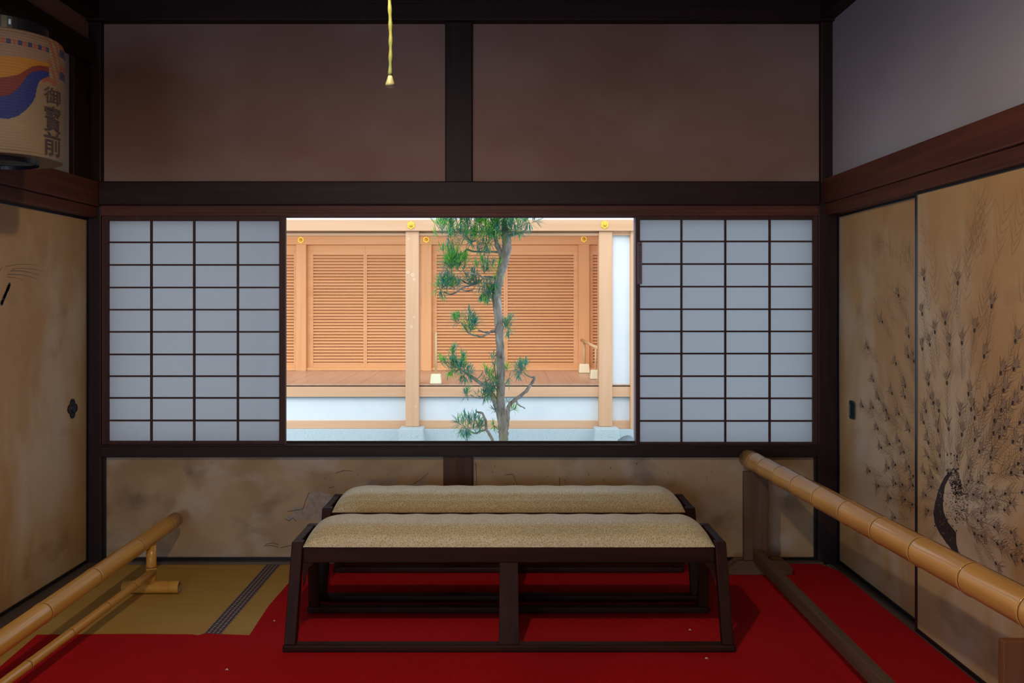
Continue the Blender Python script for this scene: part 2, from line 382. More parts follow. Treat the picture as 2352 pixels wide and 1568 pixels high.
# pale outer metal track around the opening
mb = MB(); a, b_ = X(648, 4.9), X(1459, 4.9)
mb.box(a, b_, 4.88, 4.91, Z(1019.5,4.9), Z(1016.5,4.9)).box(a, b_, 4.88, 4.91, Z(500,4.9), Z(497.5,4.9)).box(X(1455.5,4.9), b_, 4.88, 4.91, Z(1019,4.9), Z(498,4.9)).box(a, X(655,4.9), 4.88, 4.91, Z(1019,4.9), Z(498,4.9))
struct(mb.build('window_3', mat('grey_track_metal', (.45,.42,.55), rough=.4, metal=.3)), 'thin grey metal track around the open window')
# outside wall around the window so that the paper windows are lit only from the garden, and unseen eaves added above to shade them
struct(MB().box(-3.2, 3.0, 4.875, 4.95, 1.83, 2.6).box(-3.2, 3.0, 4.885, 4.95, -.4, .56).box(-3.2, X(236,4.9), 4.875, 4.95, .56, 1.83).box(X(1884,4.9), 3.0, 4.875, 4.95, .56, 1.83).build('wall_outside', M['white']))
struct(MB().box(-3.5, 3.3, 4.9, 6.1, 2.62, 2.68).build('added_shade_eaves', M['hinoki_y']))

# ------------------------------------------------------------------ painted sliding doors
def door(name, plane, side, y0, y1, zt, label, pull=None, paint=None, fw=.018):
    """side=+1: right wall (faces -X), -1: left wall (faces +X). plane = x of the visible face"""
    root = sroot(name, (plane, y0, .004), label)
    t = .022 * side
    y_in0, y_in1 = y0 + fw, y1 - fw
    f = MB()
    f.box(plane, plane + t, y0, y_in0, .004, zt).box(plane, plane + t, y_in1, y1, .004, zt).box(plane, plane + t, y_in0, y_in1, .004, .004 + fw).box(plane, plane + t, y_in0, y_in1, zt - fw, zt)
    f.build('door_frame', M['lacquer'], root, bevel=.002)
    MB().box(plane + .004*side, plane + t, y_in0, y_in1, .004 + fw, zt - fw).build('painted_paper', M['gold'], root)
    return root
XF1, XF2 = 1.70, 1.66
d_r1 = door('door_1', XF1, 1, 3.76, 4.745, 1.785, 'gold paper sliding door at back of right wall, painted with fanned tail feathers')
d_r2 = door('door_2', XF2, 1, 2.80, 3.765, 1.785, 'gold paper sliding door nearer on right wall, painted with a peacock')
d_r3 = door('door_3', XF1, 1, 1.82, 2.82, 1.785, 'plain gold paper sliding door on right wall')
d_l1 = door('door_4', XL, -1, 3.78, 4.748, 1.770, 'gold paper sliding door at back of left wall with round bronze pull')
d_l2 = door('door_5', XL+.035, -1, 2.80, 3.80, 1.770, 'plain gold paper sliding door on left wall')

# brush strokes lie on the paper; wall coordinates are (y, z)
class Ink:
    def __init__(s, x, y0, y1): s.x = x; s.mb = MB(); s.y0 = y0; s.y1 = y1
    def quad(s, pts, m, lift=0):
        if any(p[0] < s.y0 or p[0] > s.y1 or p[1] < .03 or p[1] > 1.76 for p in pts): return
        s.mb.add([(s.x - lift, p[0], p[1]) for p in pts], [tuple(range(len(pts)))], m)
    def stroke(s, a, b, w0, w1, m, bend=0, n=3):
        a = Vector(a); b = Vector(b); t = b - a
        if t.length < 1e-6: return
        nr = Vector((-t.y, t.x)).normalized(); prev = None
        for i in range(n + 1):
            u = i / n; c = a.lerp(b, u) + nr * bend * 4 * u * (1-u) * t.length; w_ = (w0 + (w1 - w0)*u) / 2
            cur = (c + nr*w_, c - nr*w_)
            if prev: s.quad([prev[0], prev[1], cur[1], cur[0]], m)
            prev = cur
    def disc(s, c, r, m, rz=None, n=10, lift=.0002, rot=0):
        rz = rz or r; pts = []
        for k in range(n):
            a = 2*PI*k/n; u, v = r*math.cos(a), rz*math.sin(a)
            pts.append((c[0] + u*math.cos(rot) - v*math.sin(rot), c[1] + u*math.sin(rot) + v*math.cos(rot)))
        s.quad(pts, m, lift)
    def ring(s, c, r, rz, m, wd=.0016, n=14, rot=0, frac=1.0, start=0):
        pr = None
        for k in range(int(n*frac) + 1):
            a = 2*PI*k/n + start; u, v = r*math.cos(a), rz*math.sin(a)
            p = (c[0] + u*math.cos(rot) - v*math.sin(rot), c[1] + u*math.sin(rot) + v*math.cos(rot))
            if pr: s.stroke(pr, p, wd, wd, m, n=1)
            pr = p
def W(px, py, xp): d = xp * F / (px - CX); return (d, Z(py, d))
E5_1 = [(475,727),(378,885),(292,1040),(537,970),(533,1090),(566,1120),(460,1135),(325,1238),(436,1313),(515,1270),(322,1398),(400,1415),(477,1437),(417,1465),(350,1525),(540,1535),(262,1392)]
E5_2 = [(628,625),(617,835),(830,650),(1033,790),(755,890),(693,945),(663,1020),(780,1018),(855,1010),(930,935),(988,1090),(1175,1000),(655,1255),(765,1250),(895,1315),(1022,1330),(1088,1190),(1105,1295),(1215,1280),(683,1370),(717,1415),(842,1435),(932,1460),(990,1405),(1160,1370),(1202,1490),(625,1487),(712,1535),(775,1525),(855,1560),(618,1045),(1045,1550)]
E6_1 = [(395,445),(458,425),(343,470),(487,498),(390,600),(433,580),(520,590),(268,620),(548,652),(435,700),(478,708),(545,712),(325,715),(402,793),(495,803),(540,835),(430,920)]
E6_2 = [(645,435),(718,518),(645,530),(700,605),(620,630),(672,660),(662,720),(628,775),(830,525),(972,492),(905,595),(1033,635),(1178,630),(905,685),(968,690),(935,770),(990,795),(1043,755),(1140,765),(1248,757),(1060,855),(1135,870),(1172,825),(985,890),(965,940),(1070,980),(943,1025),(990,1040),(1090,1090),(1178,1015),(1213,1098),(1180,1165),(1080,1215),(1020,1262),(1102,400),(1063,380),(1240,480),(1262,630)]
def eyes(l5, l6, extra=(), n=0):
    pts = []
    for p in [(1880 + x/2.612, 400 + y/2.612) for x, y in l5] + [(1900 + x/2.8, 860 + y/2.8) for x, y in l6]:
        if all((p[0]-q[0])**2 + (p[1]-q[1])**2 > 90 for q in pts): pts.append(p)
    x0, x1, y0, y1 = extra
    for k in range(n):      # smaller feathers between the large ones
        p = (random.uniform(x0, x1), random.uniform(y0, y1))
        if (p[0]-2195)**2 + (p[1]-1150)**2 < 55**2 or (2130 < p[0] < 2225 and p[1] > 1030): continue
        if all((p[0]-q[0])**2 + (p[1]-q[1])**2 > 480 for q in pts): pts.append(p)
    return pts
base = Vector(W(2190, 1160, XF2))
def feather(ik, p, big=1.0):
    p = Vector(p); dr = (p - base); dist = dr.length; dr.normalize()
    dr = (dr + Vector((random.uniform(-.15,.15), random.uniform(-.15,.15)))).normalized()
    ang = math.atan2(dr.y, dr.x); s = big
    def at(a, l): return p + Vector((math.cos(ang+a), math.sin(ang+a))) * l
    # grey wash behind the eye, brush fan, ring and pupil
    ik.disc(p + dr*.024*s, .016*s, 2, .011*s, rot=ang, lift=.0001)
    for k in range(8):
        a = (k-3.5)*.20 + random.uniform(-.05,.05)
        ik.stroke(at(a*.7, .016*s), at(a, random.uniform(.034,.054)*s), .0034*s, .0012, 1, bend=random.uniform(-.1,.1), n=2)
    ik.ring(p + dr*.004*s, .013*s, .010*s, 1, rot=ang, wd=.0016)
    ik.disc(p, .0078*s, 0, .0056*s, rot=ang)
    # quill back toward the bird and its barbs
    ql = min(dist*.4, .15)
    ik.stroke(p - dr*.008, p - dr*ql, .0016, .001, 2, bend=.03)
    for k in range(9):
        c = p - dr*(.012 + k*ql/10)
        for sg in (-1, 1):
            a = ang + sg*random.uniform(.45,.8)
            q = c + Vector((math.cos(a), math.sin(a))) * random.uniform(.025,.055)*s
            ik.stroke(c, q, .0014, .0008, 2 if random.random() < .75 else 1, bend=sg*.08, n=2)
    for k in range(5):
        a = ang + random.uniform(-1.0, 1.0); c = p + dr*random.uniform(-.01,.02)
        q = c + Vector((math.cos(a), math.sin(a)))*random.uniform(.05,.085)*s
        ik.stroke(c + (q-c)*.35, q, .0014, .0007, 2, bend=random.uniform(-.1,.1), n=2)
inks = [M['ink'], M['ink_mid'], M['ink_pale']]
ik1 = Ink(XF1 + .0032, 3.78, 4.725)
for e in eyes(E5_1, E6_1, (2010, 2100, 830, 1150), 14): feather(ik1, W(e[0], e[1], XF1), 1.05)
for k in range(26):     # tall faint plume at upper part
    px, py = random.uniform(2010, 2100), random.uniform(570, 760)
    p = Vector(W(px, py, XF1)); dr = (p - base).normalized()
    for j in range(5):
        c = p + dr*j*.02
        a = math.atan2(dr.y, dr.x) + random.choice((-1,1))*random.uniform(.3,.7)
        ik1.stroke(c, c + Vector((math.cos(a), math.sin(a)))*.06, .0016, .0008, 2, bend=.08, n=2)
ik1.mb.build('ink_painting', inks, d_r1)
ik2 = Ink(XF2 + .0032, 2.82, 3.745)
for e in eyes(E5_2, E6_2, (2118, 2350, 780, 1290), 45):
    y, z = W(e[0], e[1], XF2); s = 1.05 if z > .75 else .85
    feather(ik2, (y, z), s)
for k in range(70):     # tall fringed plumes reaching up, and feathers past the frame
    px, py = random.uniform(2120, 2500), random.uniform(520, 1200)
    p = Vector(W(px, py, XF2)); dr = (p - base).normalized()
    if py > 800:
        if px > 2360: feather(ik2, p, .95)
        continue
    for j in range(6):
        c = p + dr*j*.034; a0 = math.atan2(dr.y, dr.x)
        for sg in (-1, 1):
            a = a0 + sg*random.uniform(.25,.75)
            ik2.stroke(c, c + Vector((math.cos(a), math.sin(a)))*random.uniform(.05,.10), .0015, .0007, 2, bend=sg*.06, n=2)
def C6(x, y): return W(1900 + x/2.8, 860 + y/2.8, XF2)
def poly(ik, pts, m, lift=.0004):
    if all(ik.y0 <= p[0] <= ik.y1 for p in pts): ik.mb.add([(ik.x - lift, p[0], p[1]) for p in pts], [tuple(range(len(pts)))], m)
outer = [(795,622),(755,650),(728,700),(705,760),(688,830),(678,890),(688,960),(718,1020),(760,1080),(800,1130),(835,1180),(870,1205)]
inner = [(802,630),(775,668),(752,712),(742,770),(738,830),(742,880),(768,945),(800,985),(822,1015),(825,1090),(842,1150),(872,1200)]
for i in range(len(outer)-1):
    poly(ik2, [C6(*outer[i]), C6(*outer[i+1]), C6(*inner[i+1]), C6(*inner[i])], 0)
for k in range(640):    # scales of neck and back
    u = random.random(); t_ = random.random()
    if k < 330: x, y = 775 + t_*75 + u*50 - 20, 600 + u*170
    else: x, y = 815 + t_*85, 700 + u*250
    if k > 520: x, y = 750 + t_*90, 740 + u*190
    c = C6(x, y); sz = .0042 if k <= 520 else .0022
    ik2.ring(c, sz, sz, 0, wd=.0016, n=6, frac=.6, start=random.uniform(2.6, 3.6))
for k in range(40):     # pale specks and ragged edge of the dark back
    i = random.randrange(3, len(outer)-1); t_ = random.uniform(.25, .75); a_, b2_ = outer[i], inner[i]
    ik2.disc(C6(a_[0]+(b2_[0]-a_[0])*t_+random.uniform(-4,4), a_[1]+(b2_[1]-a_[1])*t_+random.uniform(-20,20)), random.uniform(.0015,.0035), 2, n=6, lift=.0008)
    q_ = random.choice((outer, inner))[i]; ik2.disc(C6(q_[0]+random.uniform(-4,4), q_[1]+random.uniform(-20,20)), random.uniform(.002,.004), 0, n=6)
for k in range(70):     # head and crest
    a = random.random()*2*PI; rr = random.random()**.5
    c = C6(790 + 34*rr*math.cos(a), 565 + 55*rr*math.sin(a)); ik2.disc(c, .0013, 1, n=5)
for x, y in [(765,520),(790,512),(812,522),(828,545),(836,575),(838,600)]:
    for k in range(3): ik2.disc(C6(x + random.uniform(-5,5), y + random.uniform(-7,7)), .003, 0, n=6)
ik2.disc(C6(790,570), .0038, 0, n=8)
for x, y in [(745,478),(755,470),(730,455)]: ik2.stroke(C6(772,515), C6(x, y), .0015, .001, 1)
ik2.mb.build('ink_painting', inks, d_r2)
# left door: a pine bough at the edge of view
ik3 = Ink(XL - .0032, 3.80, 4.72)
def WL(px, py): d = XL * F / (px - CX); return (d, Z(py, d))
def lstroke(a, b, w0, w1, m, bend=0): 
    ik3.stroke(a, b, w0, w1, m, bend, 5)
for (a, b, wd) in [((15,612),(92,610),.003),((28,618),(104,624),.003),((25,622),(92,632),.0045),((20,630),(88,641),.0045),((18,636),(60,645),.003),((0,625),(8,612),.004)]:
    lstroke(WL(*a), WL(*b), wd, .0015, 2, .03)
for k in range(26):
    u = random.random(); c = WL(4 + u*20, 700 - u*48)
    ik3.disc(c, random.uniform(.007,.012), 1 if k % 4 else 0, n=7, lift=-.0008)
ik3.mb.build('ink_painting', [M['ink'], mat('ink_brown', (.11,.07,.055), rough=.9), mat('ink_faint', (.20,.145,.12), rough=.9)], d_l1)

# door pulls
pull = MB(); c = Vector((XL + .003, 4.577, Z(938, 4.577)))
def petal(mb, c, ang, r, w_, x, m=0):
    n_ = 12; pts = []
    for k in range(n_):
        a = 2*PI*k/n_; u, v = .021 + .026*math.cos(a)*1.05, .023*math.sin(a)
        pts.append((x, c.y + u*math.cos(ang) - v*math.sin(ang), c.z + u*math.sin(ang) + v*math.cos(ang)))
    pts2 = [(XL - .006, p[1], p[2]) for p in pts]
    mb.add(pts + pts2, [tuple(range(n_))] + [(k, (k+1) % n_, n_+(k+1) % n_, n_+k) for k in range(n_)], m)
for k in range(4): petal(pull, c, k*PI/2, .02, .02, XL + .003 + k*.0002)
pl = pull.build('door_pull', M['iron'], d_l1); pl['label'] = 'four-lobed dark bronze pull'
MB().lathe([(.0001,.002),(.014,.002),(.018,.006),(.021,.005),(.022,.001)], (XL+.002, c.y, c.z), 'x', 20).build('pull_cup', M['lacquer'], pl)
def rrect(cy, cz, hw, hh, cc, x):
    pts = []
    for (sx, sy, a0) in ((1,1,0),(-1,1,PI/2),(-1,-1,PI),(1,-1,3*PI/2)):
        for k in range(4):
            a = a0 + k*PI/6; pts.append((x, cy + sx*(hw-cc) + cc*math.cos(a), cz + sy*(hh-cc) + cc*math.sin(a)))
    return pts
mb = MB(); cy, cz = 4.552, Z(941, 4.552)
o1 = rrect(cy, cz, .040, .045, .016, XF1-.0005); o2 = rrect(cy, cz, .034, .038, .012, XF1-.002); o3 = rrect(cy, cz, .031, .035, .011, XF1+.003)
n_ = 16; mb.add(o1 + o2 + o3, [(k, (k+1)%n_, n_+(k+1)%n_, n_+k) for k in range(n_)] + [(n_+k, n_+(k+1)%n_, 2*n_+(k+1)%n_, 2*n_+k) for k in range(n_)], 0)
mb.add(rrect(cy, cz, .031, .035, .011, XF1+.003), [tuple(range(n_))], 1)
pr_ = mb.build('door_pull', [M['pull_green'], M['lacquer']], d_r1); pr_['label'] = 'rounded rectangular dark pull with greenish rim'

# ------------------------------------------------------------------ tatami and carpet
def tatami(x0, x1, y0, y1, label, edges):
    t = thing('tatami_mat', label, 'tatami mat', ((x0+x1)/2, (y0+y1)/2, -.05), 'straw mats of the floor')
    MB().box(x0, x1, y0, y1, -.05, 0).build('straw_surface', M['tatami'], t)
    for e in edges:
        a, b_ = (x0, x0+.035) if e == 'l' else (x1-.035, x1)
        MB().box(a, b_, y0, y1, -.01, .0015).build('cloth_border', M['edging'], t)
    return t
SEAM = -1.177
tatami(-2.055, SEAM-.0005, 2.82, 4.724, 'straw mat in the back left corner under the low bamboo fence', 'lr')
tatami(SEAM+.0005, -.26, 2.82, 4.724, 'straw mat right of the patterned seam, mostly under the carpet', 'lr')
tatami(-.259, .70, 2.82, 4.724, 'straw mat hidden under carpet behind the benches', 'lr')
tatami(.701, 1.655, 2.82, 4.724, 'straw mat hidden under carpet beside the right wall', 'lr')
MB_ = MB().box(-2.055, 1.655, YF, 2.819, -.05, 0).build('floor_front', M['tatami']); struct(MB_)
# red felt carpet with a free left outline
def G(px, py): d = H*F/(py - CY); return (X(px, d), d)
out = [G(85,1460), G(180,1459), G(300,1458), G(440,1459), G(455,1461), G(470,1457), G(520,1459), G(573,1461), G(596,1425), G(618,1392), G(640,1367), G(660,1344), G(684,1316), (-1.02, 4.722)]
out += [(-.5, 4.722), (.2, 4.722), (.9, 4.722), (1.60, 4.722), (1.652, 4.60), (1.650, 4.0), (1.652, 3.6), (1.650, 3.0), (1.652, 2.2), (1.65, YF+.1), (-2.0, YF+.1), (-2.0, 2.9), G(-40, 1568)]
mb = MB(); n_ = len(out)
bm = bmesh.new()
vs = [bm.verts.new((x, y, .005)) for x, y in out]; f = bm.faces.new(vs)
if f.normal.z < 0: f.normal_flip()
r_ = bmesh.ops.extrude_face_region(bm, geom=[f]); 
for e in r_['geom']:
    if isinstance(e, bmesh.types.BMVert): e.co.z = .0022
bmesh.ops.recalc_face_normals(bm, faces=bm.faces)
me = bpy.data.meshes.new('carpet'); bm.to_mesh(me); bm.free(); me.materials.append(M['carpet'])
o = bpy.data.objects.new('carpet', me); COL.objects.link(o)
tag(o, 'bright red felt carpet spread under the two benches', 'carpet')
lints = [(1585,1451,5,'by the right end of the front bench'), (1623,1517,6,'on the carpet in front of the right bench foot'), (521,1543,6,'at the bottom left of the carpet'), (630,1430,4,'left of the front bench leg')]
for (px, py, r, lb) in lints:
    x, y = G(px, py)
    mb = MB(); s = r/560*.5
    mb.tube([(x-s, y, .0075), (x, y+s*.7, .010), (x+s*.9, y-s*.3, .0075)], [.0015,.003,.0015], 6)
    tag(mb.build('lint_crumb', M['lint'], loc=(x, y, .005)), 'tiny white crumb ' + lb, 'crumb', 'crumbs on the carpet')

# ------------------------------------------------------------------ benches
def bench():
    t = thing('bench', 'x', 'bench', (.015, 3.77, .005))
    cx, fy, by = .015, 3.615, 3.925          # faces of the top frame
    zt, h = .402, .845
    for sy, yb, yt in ((1, 3.545, fy), (-1, 3.995, by)):
        # foot rail with rounded ends
        y0, y1 = (3.525, 3.575) if sy == 1 else (3.965, 4.015)
        MB().box(cx-.861, cx+.861, y0, y1, .006, .034).build('foot_rail', M['bench_x'], t, bevel=.008)
        MB().box(cx-.80, cx+.80, (yt if sy == 1 else yt-.022), (yt+.022 if sy == 1 else yt), .322, .381).build('apron', M['bench_x'], t, bevel=.003)
        for sx in (-1, 1):
            xo, xi = cx + sx*h, cx + sx*(h-.043); xbo, xbi = cx + sx*(h+.002), cx + sx*(h-.041)
            xbo += sx*.008; xbi += sx*.008
            a, b_ = sorted((xo, xi)); c, d_ = sorted((xbo, xbi))
            yt0, yt1 = (yt-.002, yt+.04) if sy == 1 else (yt-.04, yt+.002)
            yb0, yb1 = (yb-.018, yb+.024) if sy == 1 else (yb-.024, yb+.018)
            mb = MB().hexa([(c,yb0,.034),(d_,yb0,.034),(d_,yb1,.034),(c,yb1,.034)], [(a,yt0,zt),(b_,yt0,zt),(b_,yt1,zt),(a,yt1,zt)])
            mb.build('leg', M['bench_z'], t, bevel=.003)
            # curved bracket under the apron
            s = 1 if sx < 0 else -1; x0 = xi
            prof = [(0,.322),(.045*s,.322),(.020*s,.300),(.010*s,.270),(.004*s,.235),(0,.225)]
            ya, yb_ = (yt+.006, yt+.018) if sy == 1 else (yt-.018, yt-.006)
            k = len(prof); mb = MB()
            mb.add([(x0+p[0], ya, p[1]) for p in prof] + [(x0+p[0], yb_, p[1]) for p in prof],
                   [tuple(range(k)), tuple(range(2*k-1, k-1, -1))] + [(i, (i+1)%k, k+(i+1)%k, k+i) for i in range(k)])
            mb.build('bracket', M['bench_z'], t)
        w0, w1 = .039, .036
        yt0, yt1 = (yt+.001, yt+.023) if sy == 1 else (yt-.023, yt-.001)
        yb0, yb1 = (yb-.012, yb+.012)
        mb = MB().hexa([(cx-w0,yb0,.034),(cx+w0,yb0,.034),(cx+w0,yb1,.034),(cx-w0,yb1,.034)], [(cx-w1,yt0,.322),(cx+w1,yt0,.322),(cx+w1,yt1,.322),(cx-w1,yt1,.322)])
        mb.build('leg', M['bench_z'], t, bevel=.002)
    for sx in (-1, 1):
        xo, xi = cx + sx*h, cx + sx*(h-.030)
        MB().box(xo, xi, fy+.04, by-.04, .335, zt-.001).build('side_rail', M['bench_y'], t, bevel=.003)
    MB().box(cx-.80, cx+.80, fy+.022, by-.022, .355, .379).build('seat_board', M['bench_x'], t)
    # cushion: pillow with a flat crown and rounded ends
    mb = MB(); nx, ny = 90, 26; x0, x1, y0, y1 = cx-.803, cx+.803, fy+.004, by-.004
    vs = []; 
    for i in range(nx+1):
        u = -1 + 2*i/nx; u = math.copysign(1-(1-abs(u))**1.6, u)
        for j in range(ny+1):
            v = -1 + 2*j/ny; v = math.copysign(1-(1-abs(v))**1.3, v)
            ex = (x1-x0)/2*(1-abs(u)); 
            hu = 1 - max(0, 1 - ex/.125)**2.3
            hv = (1 - abs(v)**3.0)**.62
            z = .383 + .082*hu**.6*hv + .0015*math.sin(u*37)*hu*hv - .0055*hu*(math.exp(-((abs(v)-.74)/.09)**2) - .6*math.exp(-((abs(v)-.90)/.07)**2))
            ins = .006*(1-hu)
            vs.append((cx + u*(x1-x0)/2*(1-.0), (y0+y1)/2 + v*(y1-y0)/2*(1-.03*(1-hu)), z))
    fs = [(i*(ny+1)+j, (i+1)*(ny+1)+j, (i+1)*(ny+1)+j+1, i*(ny+1)+j+1) for i in range(nx) for j in range(ny)]
    b0 = len(vs); ring = [i*(ny+1) for i in range(nx+1)] + [nx*(ny+1)+j for j in range(1, ny+1)] + [i*(ny+1)+ny for i in range(nx-1, -1, -1)] + [j for j in range(ny-1, 0, -1)]
    vs += [(vs[i][0], vs[i][1], .3795) for i in ring]; k = len(ring)
    fs += [(ring[i], b0+i, b0+(i+1)%k, ring[(i+1)%k]) for i in range(k)]
    mb.add(vs, fs, 0, True)
    mb.build('cushion', M['brocade'], t)
    return t
def copy_tree(o, parent=None):
    c = o.copy(); COL.objects.link(c); c.parent = parent
    for ch in list(o.children): copy_tree(ch, c)
    return c
b1 = bench(); b1['label'] = 'nearer dark wood bench with gold brocade cushion'
b2 = copy_tree(b1); b2.location.y += .594; b2.location.x += .002; b2['label'] = 'farther dark wood bench with gold brocade cushion, by the wall under the window'
for b_ in (b1, b2): b_['group'] = 'brocade benches under the window'

# ------------------------------------------------------------------ low bamboo fence on the left
def bamboo(mb, pts, r, nodes, m=0, mn=1, n=20, cut=None):
    """pts: axis end points (a, b). nodes: fractions 0..1 of the joints"""
    a, b_ = Vector(pts[0]), Vector(pts[1]); us = {0: 1.0, 1: 1.0}; L_ = (b_-a).length
    axis = []; rad = []
    st = [(0, 1.0)]
    for u in nodes:
        e = .006/L_
        st += [(u-4*e, 1.0), (u-1.6*e, 1.035), (u-.35*e, 1.03), (u-.3*e, .965), (u+.1*e, .965), (u+.15*e, 1.03), (u+1.2*e, 1.045), (u+4*e, 1.0)]
    st += [(1, .995)]
    st = sorted([s for s in st if 0 <= s[0] <= 1])
    mb.tube([a.lerp(b_, s[0]) for s in st], [r*s[1] for s in st], n, True, m)
    for u in nodes:
        e = .0014/L_; mb.tube([a.lerp(b_, u-e), a.lerp(b_, u+e)], r*1.034, n, False, mn)
    return mb
mats_b = [M['bamboo'], M['bamboo_node'], M['bamboo_in']]
fl = thing('bamboo_fence', 'low yellow bamboo barrier on the straw mat by the left wall', 'barrier', (-1.60, 3.6, .0015))
A, B = Vector((-1.648, 4.645, .247)), Vector((-1.610, 2.10, .238))
Ly = 4.645-2.10
bamboo(MB(), (A, B), .037, [(4.645-y)/Ly for y in (4.52, 4.13, 3.68, 3.265, 2.85, 2.45)]).build('top_rail', mats_b, fl)
A2, B2 = Vector((-1.615, 4.26, .098)), Vector((-1.655, 2.10, .088))
bamboo(MB(), (A2, B2), .018, [.10,.22,.36,.50,.63,.76,.9]).build('lower_rail', mats_b, fl)
def foot(y, zg):
    x = -1.622
    mb = MB(); bamboo(mb, ((x, y, zg+.03), (x, y, .222)), .0225, [.47]).build('post', mats_b, fl)
    mb = MB(); r = .028
    mb.tube([(-1.75, y, (zg+.028)), (-1.492, y, (zg+.028))], r, 20, False, 0)
    mb.tube([(-1.60, y, (zg+.028)), (-1.492, y, (zg+.028))], r*.74, 20, False, 2)
    n = 20
    for xx, sgn in ((-1.492, 1), (-1.75, -1)):
        b0 = len(mb.v)
        for rr in (r, r*.74):
            for k in range(n): a = 2*PI*k/n; mb.v.append((xx, y + rr*math.cos(a), (zg+.028) + rr*math.sin(a)))
        for k in range(n): mb.f.append([b0+k, b0+(k+1)%n, b0+n+(k+1)%n, b0+n+k]); mb.m.append(2); mb.sm.append(False)
    mb.add([(-1.60, y + r*.74*math.cos(2*PI*k/n), (zg+.028) + r*.74*math.sin(2*PI*k/n)) for k in range(n)], [tuple(range(n))], 1)
    mb.build('foot_bar', mats_b, fl)
foot(4.26, .0015); foot(2.35, .0055)

# ------------------------------------------------------------------ taller fence on the right
fr = thing('bamboo_railing', 'tall railing of thick amber bamboo on wooden stands beside the right wall', 'barrier', (1.25, 3.4, .005))
mats_r = [M['bamboo_red'], M['bamboo_node'], M['bamboo_in']]
A, B = Vector((1.229, 4.70, .543)), Vector((1.300, 1.95, .586)); Ly = 4.70-1.95
mb = bamboo(MB(), (A, B), .0455, [(4.70-y)/Ly for y in (4.56, 4.40, 4.17, 3.93, 3.67, 3.40, 3.12, 2.84, 2.545, 2.26)], n=28)
off = Vector((.020, 0, .0415)); mb.tube([A + off, A.lerp(B, .33) + off*.99, B + off], .0012, 5, True, 1)
mb.build('top_rail', mats_r, fr)
for (y, x0, x1, zt) in ((4.555, 1.171, 1.291, .503), (2.17, 1.165, 1.300, .545)):
    MB().box(x0, x1, y, y+.026, .03, zt).build('post', M['stand_z'] if y > 3 else M['near_stand'], fr, bevel=.002)
    for yy, z0 in ((y-.03, .006), (y+.030, .006)):
        xc = 1.245; hw = .156
        pr = [(-hw,0),(hw,0),(hw,.038),(hw-.04,.066),(-hw+.05,.066),(-hw,.030)]
        k = len(pr); mb = MB()
        mb.add([(xc+p[0], yy, z0+p[1]) for p in pr] + [(xc+p[0], yy+.024, z0+p[1]) for p in pr],
               [tuple(range(k)), tuple(range(2*k-1, k-1, -1))] + [(i, (i+1)%k, k+(i+1)%k, k+i) for i in range(k)])
        mb.build('foot_board', M['stand_x'], fr, bevel=.002)
MB().box(1.200, 1.238, 2.19, 4.50, .078, .132).build('stretcher', M['stand_y'], fr, bevel=.002)

# ------------------------------------------------------------------ lantern
LD, LR = 3.30, .2196
lc = Vector((X(-8, LD), LD, 0)); zb_, zt_ = Z(372, LD) , Z(108, LD)
lz0 = Z(372, LD)+.004; lz1 = lz0 + .425
ln = thing('paper_lantern', 'large ribbed paper lantern painted with yellow, red and blue waves, hanging at upper left', 'lantern', (lc.x, lc.y, lz0))
def cyl(px, py, r=LR):      # image point -> (angle, z) on the lantern
    dx, dz = (px-CX)/F, -(py-CY)/F; a = dx*dx+1; bq = -2*(dx*lc.x + lc.y); cq = lc.x**2 + lc.y**2 - r*r
    disc = max(bq*bq - 4*a*cq, 0); t = (-bq - math.sqrt(disc))/(2*a)
    p = Vector((dx*t, t, H + dz*t)); return math.atan2(p.x-lc.x, -(p.y-lc.y)), p.z
curves = [[(0,128),(60,133),(113,146)], [(0,178),(25,175),(45,170),(60,160),(75,152),(92,150),(113,154)], [(0,222),(20,218),(38,206),(52,190),(64,172),(78,164),(95,162),(112,166)],
          [(0,272),(20,273),(42,266),(60,252),(74,236),(81,222),(84,203),(90,187),(100,180),(112,176)]]
cv = [[cyl(*p) for p in c] for c in curves]
def at(c, a):
    if a <= c[0][0]: return c[0][1]
    for (a0, z0), (a1, z1) in zip(c, c[1:]):
        if a <= a1: return z0 + (z1-z0)*(a-a0)/(a1-a0)
    return c[-1][1]
aL, aR = cv[0][0][0], cyl(113,160)[0]
def wrap(a):        # mirrored repeats of the painted panel round the lantern
    span = aR - aL
    u = (a - aL) / span; k = math.floor(u); f_ = u - k
    return aL + (f_ if k % 2 == 0 else 1 - f_) * span, k
NZ, NA = 252, 460; mb = MB(); vs = []
for i in range(NZ+1):
    z = lz0 + (lz1-lz0)*i/NZ; u = i/NZ
    r = LR*(.965 + .035*min(1, u/.05, (1-u)/.05)) + .0022*(abs(math.sin(u*PI*42)) - .5)
    for k in range(NA):
        a = 2*PI*k/NA - PI; vs.append((lc.x + r*math.sin(a), lc.y - r*math.cos(a), z))
b0 = 0; zr = lz1 - lz0
